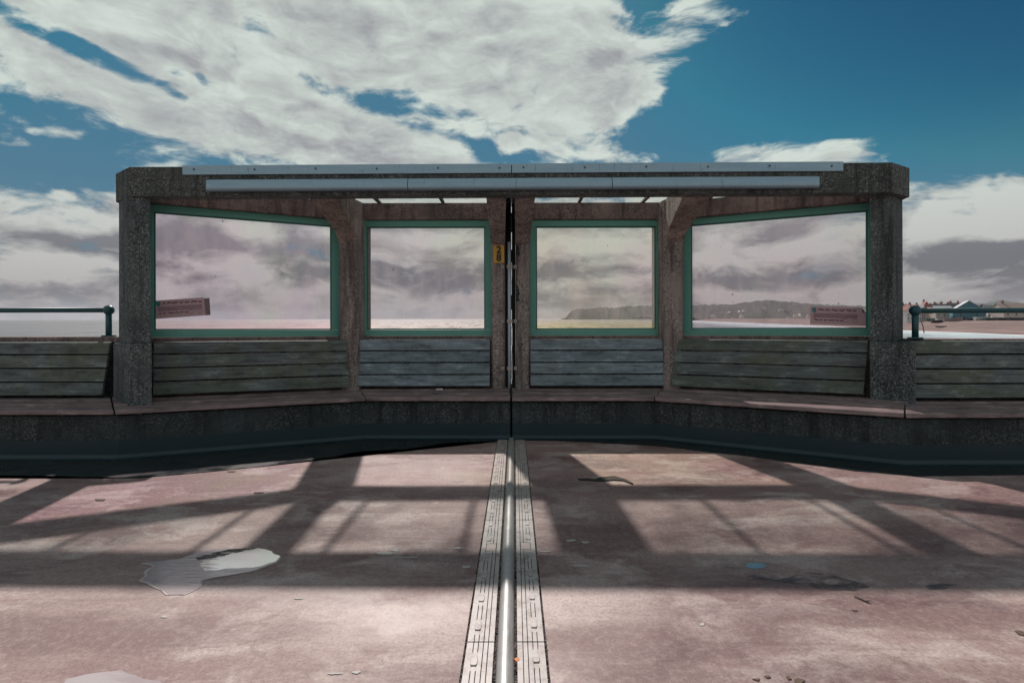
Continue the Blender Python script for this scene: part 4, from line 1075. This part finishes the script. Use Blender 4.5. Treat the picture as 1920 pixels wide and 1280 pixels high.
# --- houses
def house(name, label, cat, x, y, zb, w_, d_, h, rh, rot, mw, mr, wins=0, chim=0, gable='x', group=None):
    Mx = TILT @ Matrix.Translation((x, y, zb)) @ Matrix.Rotation(R(rot), 4, 'Z')
    t = thing(name, label, cat, group=group, matrix=Mx)
    a, b_ = w_/2, d_/2
    bm = bmesh.new()
    if gable == 'x':   # gable faces viewer (ridge runs away)
        for yy_ in (-b_, b_): pass
        vs = [bm.verts.new(p) for p in ((-a, -b_, -3), (a, -b_, -3), (a, -b_, h), (0, -b_, h+rh), (-a, -b_, h), (-a, b_, -3), (a, b_, -3), (a, b_, h), (0, b_, h+rh), (-a, b_, h))]
        for f in ((0, 1, 2, 3, 4), (9, 8, 7, 6, 5), (1, 6, 7, 2), (5, 0, 4, 9), (0, 5, 6, 1)): bm.faces.new([vs[i] for i in f])
        rf = [((-a-.4, h-.3), (0, h+rh+.15)), ((a+.4, h-.3), (0, h+rh+.15))]
    else:
        vs = [bm.verts.new(p) for p in ((-a, -b_, -3), (a, -b_, -3), (a, b_, -3), (-a, b_, -3), (-a, -b_, h), (a, -b_, h), (a, b_, h), (-a, b_, h), (-a, 0, h+rh), (a, 0, h+rh))]
        for f in ((0, 1, 5, 4), (2, 3, 7, 6), (1, 2, 6, 9, 5), (3, 0, 4, 8, 7), (3, 2, 1, 0)): bm.faces.new([vs[i] for i in f])
    ob('wall', bm, mw, t)
    bm = bmesh.new(); th = .25
    if gable == 'x':
        for s in (-1, 1):
            hexa(bm, [(s*(a+.4), -b_-.4, h-.3), (0, -b_-.4, h+rh), (0, b_+.4, h+rh), (s*(a+.4), b_+.4, h-.3), (s*(a+.4), -b_-.4, h-.3+th), (0, -b_-.4, h+rh+th), (0, b_+.4, h+rh+th), (s*(a+.4), b_+.4, h-.3+th)])
    else:
        for s in (-1, 1):
            hexa(bm, [(-a-.4, s*(b_+.4), h-.3), (a+.4, s*(b_+.4), h-.3), (a+.4, 0, h+rh), (-a-.4, 0, h+rh), (-a-.4, s*(b_+.4), h-.3+th), (a+.4, s*(b_+.4), h-.3+th), (a+.4, 0, h+rh+th), (-a-.4, 0, h+rh+th)])
    rfo = ob('roof', bm, mr, t)
    for k in range(chim):
        cx_ = (-a*.7, a*.7, 0)[k % 3] if gable != 'x' else 0; cy_ = 0 if gable != 'x' else (b_*.6, -b_*.3, 0)[k % 3]
        bm = nb(box, cx_-.7, cx_+.7, cy_-.6, cy_+.6, h+rh*.6, h+rh+2.0)
        for q_ in (-.4, 0, .4): tube(bm, [(cx_+q_, cy_, h+rh+2.0), (cx_+q_, cy_, h+rh+2.5)], .15, 6)
        ob('chimney', bm, M_brick, rfo)
    if wins:
        nfl = 2 if h > 4.5 else 1
        for fl in range(nfl):
            for k in range(wins):
                xx = -a+(k+.5)*w_/wins; z0 = 1.0+fl*2.9
                bm = nb(box, xx-.5, xx+.5, -b_-.06, -b_+.05, z0, z0+1.3); ob('window', bm, M_win, t)
    return t
def town(px, d): return (px-964)/960*d
GZ = -2.2
house('house', 'white gabled house nearest the right corner pillar', 'house', town(1697, 450), 450, GZ, 6, 9, 8.5, 4.7, 8, M_white, M_roofr, 2, 1, group='seafront houses')
house('house', 'white gabled house second from the right corner pillar', 'house', town(1710, 452), 452, GZ, 6, 9, 8.8, 4.7, 8, M_white, M_roofr, 2, 1, group='seafront houses')
house('house', 'white gabled house third from the right corner pillar, behind the rail ball', 'house', town(1723, 455), 455, GZ, 5.5, 9, 8.5, 4.7, 8, M_white, M_roofd, 2, 1, group='seafront houses')
house('house', 'brick house with tall steep gable right of the rail ball', 'house', town(1733, 480), 480, GZ, 9.5, 11, 9, 8.0, -25, M_brick, M_roofr, 2, 1, group='seafront houses')
house('house', 'dark-roofed house with tall chimneys behind the white-trimmed house', 'house', town(1764, 500), 500, GZ, 20, 9, 11, 4.2, 3, M_brick, M_roofd, 4, 3, 'y', group='seafront houses')
house('house', 'small cream house with pale flat-pitched roof right of the steep gable', 'house', town(1764, 440), 440, GZ, 14, 8, 9.2, 3, -6, M_cream, M_roofg, 3, 0, 'y', group='seafront houses')
house('house', 'little pink gable house between the brick gable and the cream house', 'house', town(1745, 445), 445, GZ, 4.5, 7, 7.5, 3.6, 0, M_cream, M_roofr, 1, 0, group='seafront houses')
house('house', 'terrace with dark chimney stacks left of the blue gabled building', 'house', town(1795, 520), 520, GZ, 22, 9, 13.0, 3.8, 2, M_brick, M_roofd, 4, 3, 'y', group='seafront houses')
house('boathouse', 'blue clad gabled building with pale sloping roof behind the railing', 'building', town(1812, 420), 420, GZ, 20, 16, 8.2, 7.5, -32, M_blue, M_roofg, 2, 0, group='seafront houses')
house('boathouse', 'long low building with tan roof at the right edge behind the railing', 'building', town(1905, 400), 400, GZ, 30, 14, 7.8, 5.4, -4, M_cream, M_roofb, 5, 1, 'y', group='seafront houses')
house('house', 'low dark-roofed shed behind the tan-roofed building', 'house', town(1872, 470), 470, GZ, 14, 9, 8.4, 3.6, -6, M_white, M_roofd, 2, 0, 'y', group='seafront houses')
# pale hillside houses
hr = random.Random(11)
hs = [(1330, 589), (1337, 593), (1352, 584), (1368, 586), (1386, 585), (1394, 584), (1390, 593), (1400, 590), (1414, 586), (1420, 585), (1428, 590), (1433, 577), (1441, 589), (1452, 588), (1461, 583), (1465, 581), (1470, 584), (1477, 585), (1484, 588), (1492, 592), (1499, 592), (1507, 590), (1515, 593), (1328, 597), (1375, 596), (1440, 596), (1478, 597)]
hs.sort()
order = ('first second third fourth fifth sixth seventh eighth ninth tenth eleventh twelfth thirteenth fourteenth fifteenth sixteenth seventeenth eighteenth nineteenth twentieth '
         'twenty-first twenty-second twenty-third twenty-fourth twenty-fifth twenty-sixth twenty-seventh twenty-eighth').split()
for i, (px, py) in enumerate(hs):
    d = 1700 if py > 591 else 1980; x, z = rp(px, py+4, d)
    zg = z
    wi = hr.choice((0, 1, 0)); ri = hr.choice((0, 1, 0, 2)); ordn = order[i]
    lab = '%s house with %s roof on the distant wooded hill, %s from the left' % (('white', 'cream')[wi], ('grey', 'red', 'dark')[ri], ordn)
    house('hillside_house', lab, 'house', x, d, zg, hr.uniform(9, 17), 9, hr.uniform(4.5, 6), 3.5, hr.uniform(-25, 25), (M_white, M_cream)[wi], (M_roofg, M_roofr, M_roofd)[ri], 0, 0, hr.choice('xy'), 'pale houses on the distant hill')

# --- trees in the town
def tree(label, x, y, zb, h, r, seed, group='trees among the seafront houses'):
    rt = random.Random(seed); t = thing('tree', label, 'tree', group=group, matrix=TILT @ Matrix.Translation((x, y, zb)))
    bm = bmesh.new(); tube(bm, [(0, 0, -1), (.1, 0, h*.35), (0, .1, h*.6)], [.35, .25, .12], 7)
    for k in range(5):
        a = rt.uniform(0, 6.28); tube(bm, [(0, 0, h*.35), (math.cos(a)*r*.5, math.sin(a)*r*.5, h*.65)], [.14, .05], 5)
    ob('trunk', bm, M_bark, t)
    bm = bmesh.new()
    cl = [(Vector((rt.uniform(-1, 1)*r*.6, rt.uniform(-1, 1)*r*.6, h*rt.uniform(.45, .9))), rt.uniform(.35, .6)*r) for _ in range(9)]
    for k in range(900):
        c_, rr_ = rt.choice(cl); dv = Vector((rt.gauss(0, 1), rt.gauss(0, 1), rt.gauss(0, .8))).normalized()*rr_*rt.random()**.4
        p = c_+dv; s_ = rt.uniform(.15, .4); a = Vector((rt.gauss(0, 1), rt.gauss(0, 1), rt.gauss(0, 1))).normalized(); b_ = a.orthogonal().normalized()
        bm.faces.new([bm.verts.new(p+a*s_), bm.verts.new(p+b_*s_), bm.verts.new(p-a*s_*.6)])
    ob('crown', bm, M_fol, t)
for i, (px, d, h, r_, lab) in enumerate(((1742, 520, 13, 2.2, 'dark tree rising just right of the steep brick gable'), (1755, 525, 14, 2.0, 'slim dark tree left of the pair behind the cream house'), (1764, 530, 15, 2.2, 'tallest slim dark tree behind the cream house'),
        (1838, 440, 10.5, 2.0, 'dark pointed tree just right of the blue gabled building'), (1892, 520, 14, 2.4, 'dark tree rising above the tan roof'), (1906, 530, 13, 3.2, 'low round tree above the tan roof, right of the darker one'), (1702, 520, 12, 2.5, 'dark tree behind the white gabled houses'), (1850, 560, 10, 4, 'broad low tree right of the pointed tree'))):
    tree(lab, town(px, d), d, GZ, h+5.5, r_, i+3)

# --- boats and gear on the beach
def boat(label, px, d, L, W_, H_, rot, mt, z=None, cabin=False):
    d += 52; L *= 1.25; H_ *= 1.25; x = town(px, d); zz = land_z(x-shore_x(d), d) if z is None else z
    t = thing('boat', label, 'boat', group='boats hauled up on the beach', matrix=TILT @ Matrix.Translation((x, d, zz)) @ Matrix.Rotation(R(rot), 4, 'Z'))
    bm = bmesh.new(); rings = []
    for i in range(11):
        s = i/10; xx = -L/2+L*s; bw = W_/2*(math.sin(math.pi*min(1, .32+s*.68))**.7 if s < 1 else 0.02); sh = H_*(1+.35*(s-.4)**2)
        if s > .95: bw = .05
        rings.append([bm.verts.new(p) for p in ((xx, -bw, sh), (xx, -bw*.85, sh*.45), (xx, -bw*.3, .1+.3*s*s), (xx, 0, .05+.35*s*s), (xx, bw*.3, .1+.3*s*s), (xx, bw*.85, sh*.45), (xx, bw, sh))])
    for r0, r1 in zip(rings, rings[1:]):
        for k in range(6): bm.faces.new((r0[k], r0[k+1], r1[k+1], r1[k]))
        bm.faces.new((r0[6], r0[0], r1[0], r1[6]))
    bm.faces.new(rings[0])
    ob('hull', bm, mt, t)
    bm = bmesh.new()
    for s_ in (-1, 1):
        for r0, r1 in zip(rings_co := [(-L/2+L*i/10, W_/2*(math.sin(math.pi*min(1, .32+i/10*.68))**.7 if i < 10 else .02)) for i in range(11)], rings_co[1:]):
            pass
    tube(bm, [(rx, -rb-.03, H_*(1+.35*(k/10-.4)**2)+.05) for k, (rx, rb) in enumerate(rings_co)], .09, 6)
    tube(bm, [(rx, rb+.03, H_*(1+.35*(k/10-.4)**2)+.05) for k, (rx, rb) in enumerate(rings_co)], .09, 6)
    ob('gunwale', bm, M_hull[3], t)
    if cabin:
        ob('cabin', nb(box, -L*.12, L*.12, -W_*.25, W_*.25, H_*.9, H_+1.3), M_white, t)
    return t
boat('long mauve boat lying on the shingle right of the rail post', 1787, 345, 14, 3, 1.9, 8, M_hull[1])
boat('dark boat with stubby hull left of the long mauve boat', 1757, 350, 7, 2.6, 1.8, -6, M_hull[2], cabin=True)
boat('navy boat just right of the long mauve boat', 1822, 340, 8, 2.8, 1.6, 10, M_hull[0])
boat('pale upturned-looking boat in the middle of the row', 1840, 335, 9, 3, 2.0, 4, M_hull[3])
boat('dark green boat right of the pale boat', 1862, 330, 10, 3.2, 1.7, -4, M_hull[4], cabin=True)
boat('black boat second from the right edge', 1885, 330, 9, 3, 1.6, 5, M_hull[2])
boat('navy boat with pale rim at the right edge', 1908, 326, 12, 3.4, 1.8, 2, M_hull[0])
boat('low dark dinghy nearer the water below the mauve boat', 1765, 300, 6, 2, .7, 3, M_hull[2])
boat('black boat behind the long mauve boat, under the blue building', 1800, 362, 12, 3.4, 2.2, 12, M_hull[2])
boat('navy cabin boat behind the pale boat', 1850, 362, 9, 3, 2.2, -8, M_hull[0], cabin=True)
boat('mauve boat behind the dark green boat', 1873, 352, 11, 3, 2.1, 6, M_hull[1])
boat('white boat behind the rightmost navy boat', 1898, 356, 8, 3, 2.2, -5, M_hull[3], cabin=True)
boat('dark boat behind the stubby dark boat, nearest the rail post', 1748, 372, 8, 2.6, 2.0, 10, M_hull[4])
# leaning marker pole
p0 = Vector((town(1733, 300), 300, -9.6)); p1 = Vector((town(1724, 300), 300, .1))
bm = bmesh.new(); tube(bm, [p1, lerp(p1, p0, .5)+Vector((.5, 0, 0)), p0], [.22, .26, .30], 8)
for v in bm.verts: v.co -= p0
o = ob('marker_pole', bm, M_hull[0], matrix=TILT @ Matrix.Translation(p0)); tag(o, 'thin leaning pole standing in the shallows beside the right rail post', 'pole')

# --- sea air
bm = bmesh.new(); box(bm, -13500, 13500, -650, 15500, -11, 190)
HZ = ob('haze', bm, M_haze, matrix=TILT); tag(HZ, 'thin pale sea haze over water and coast', kind='stuff')
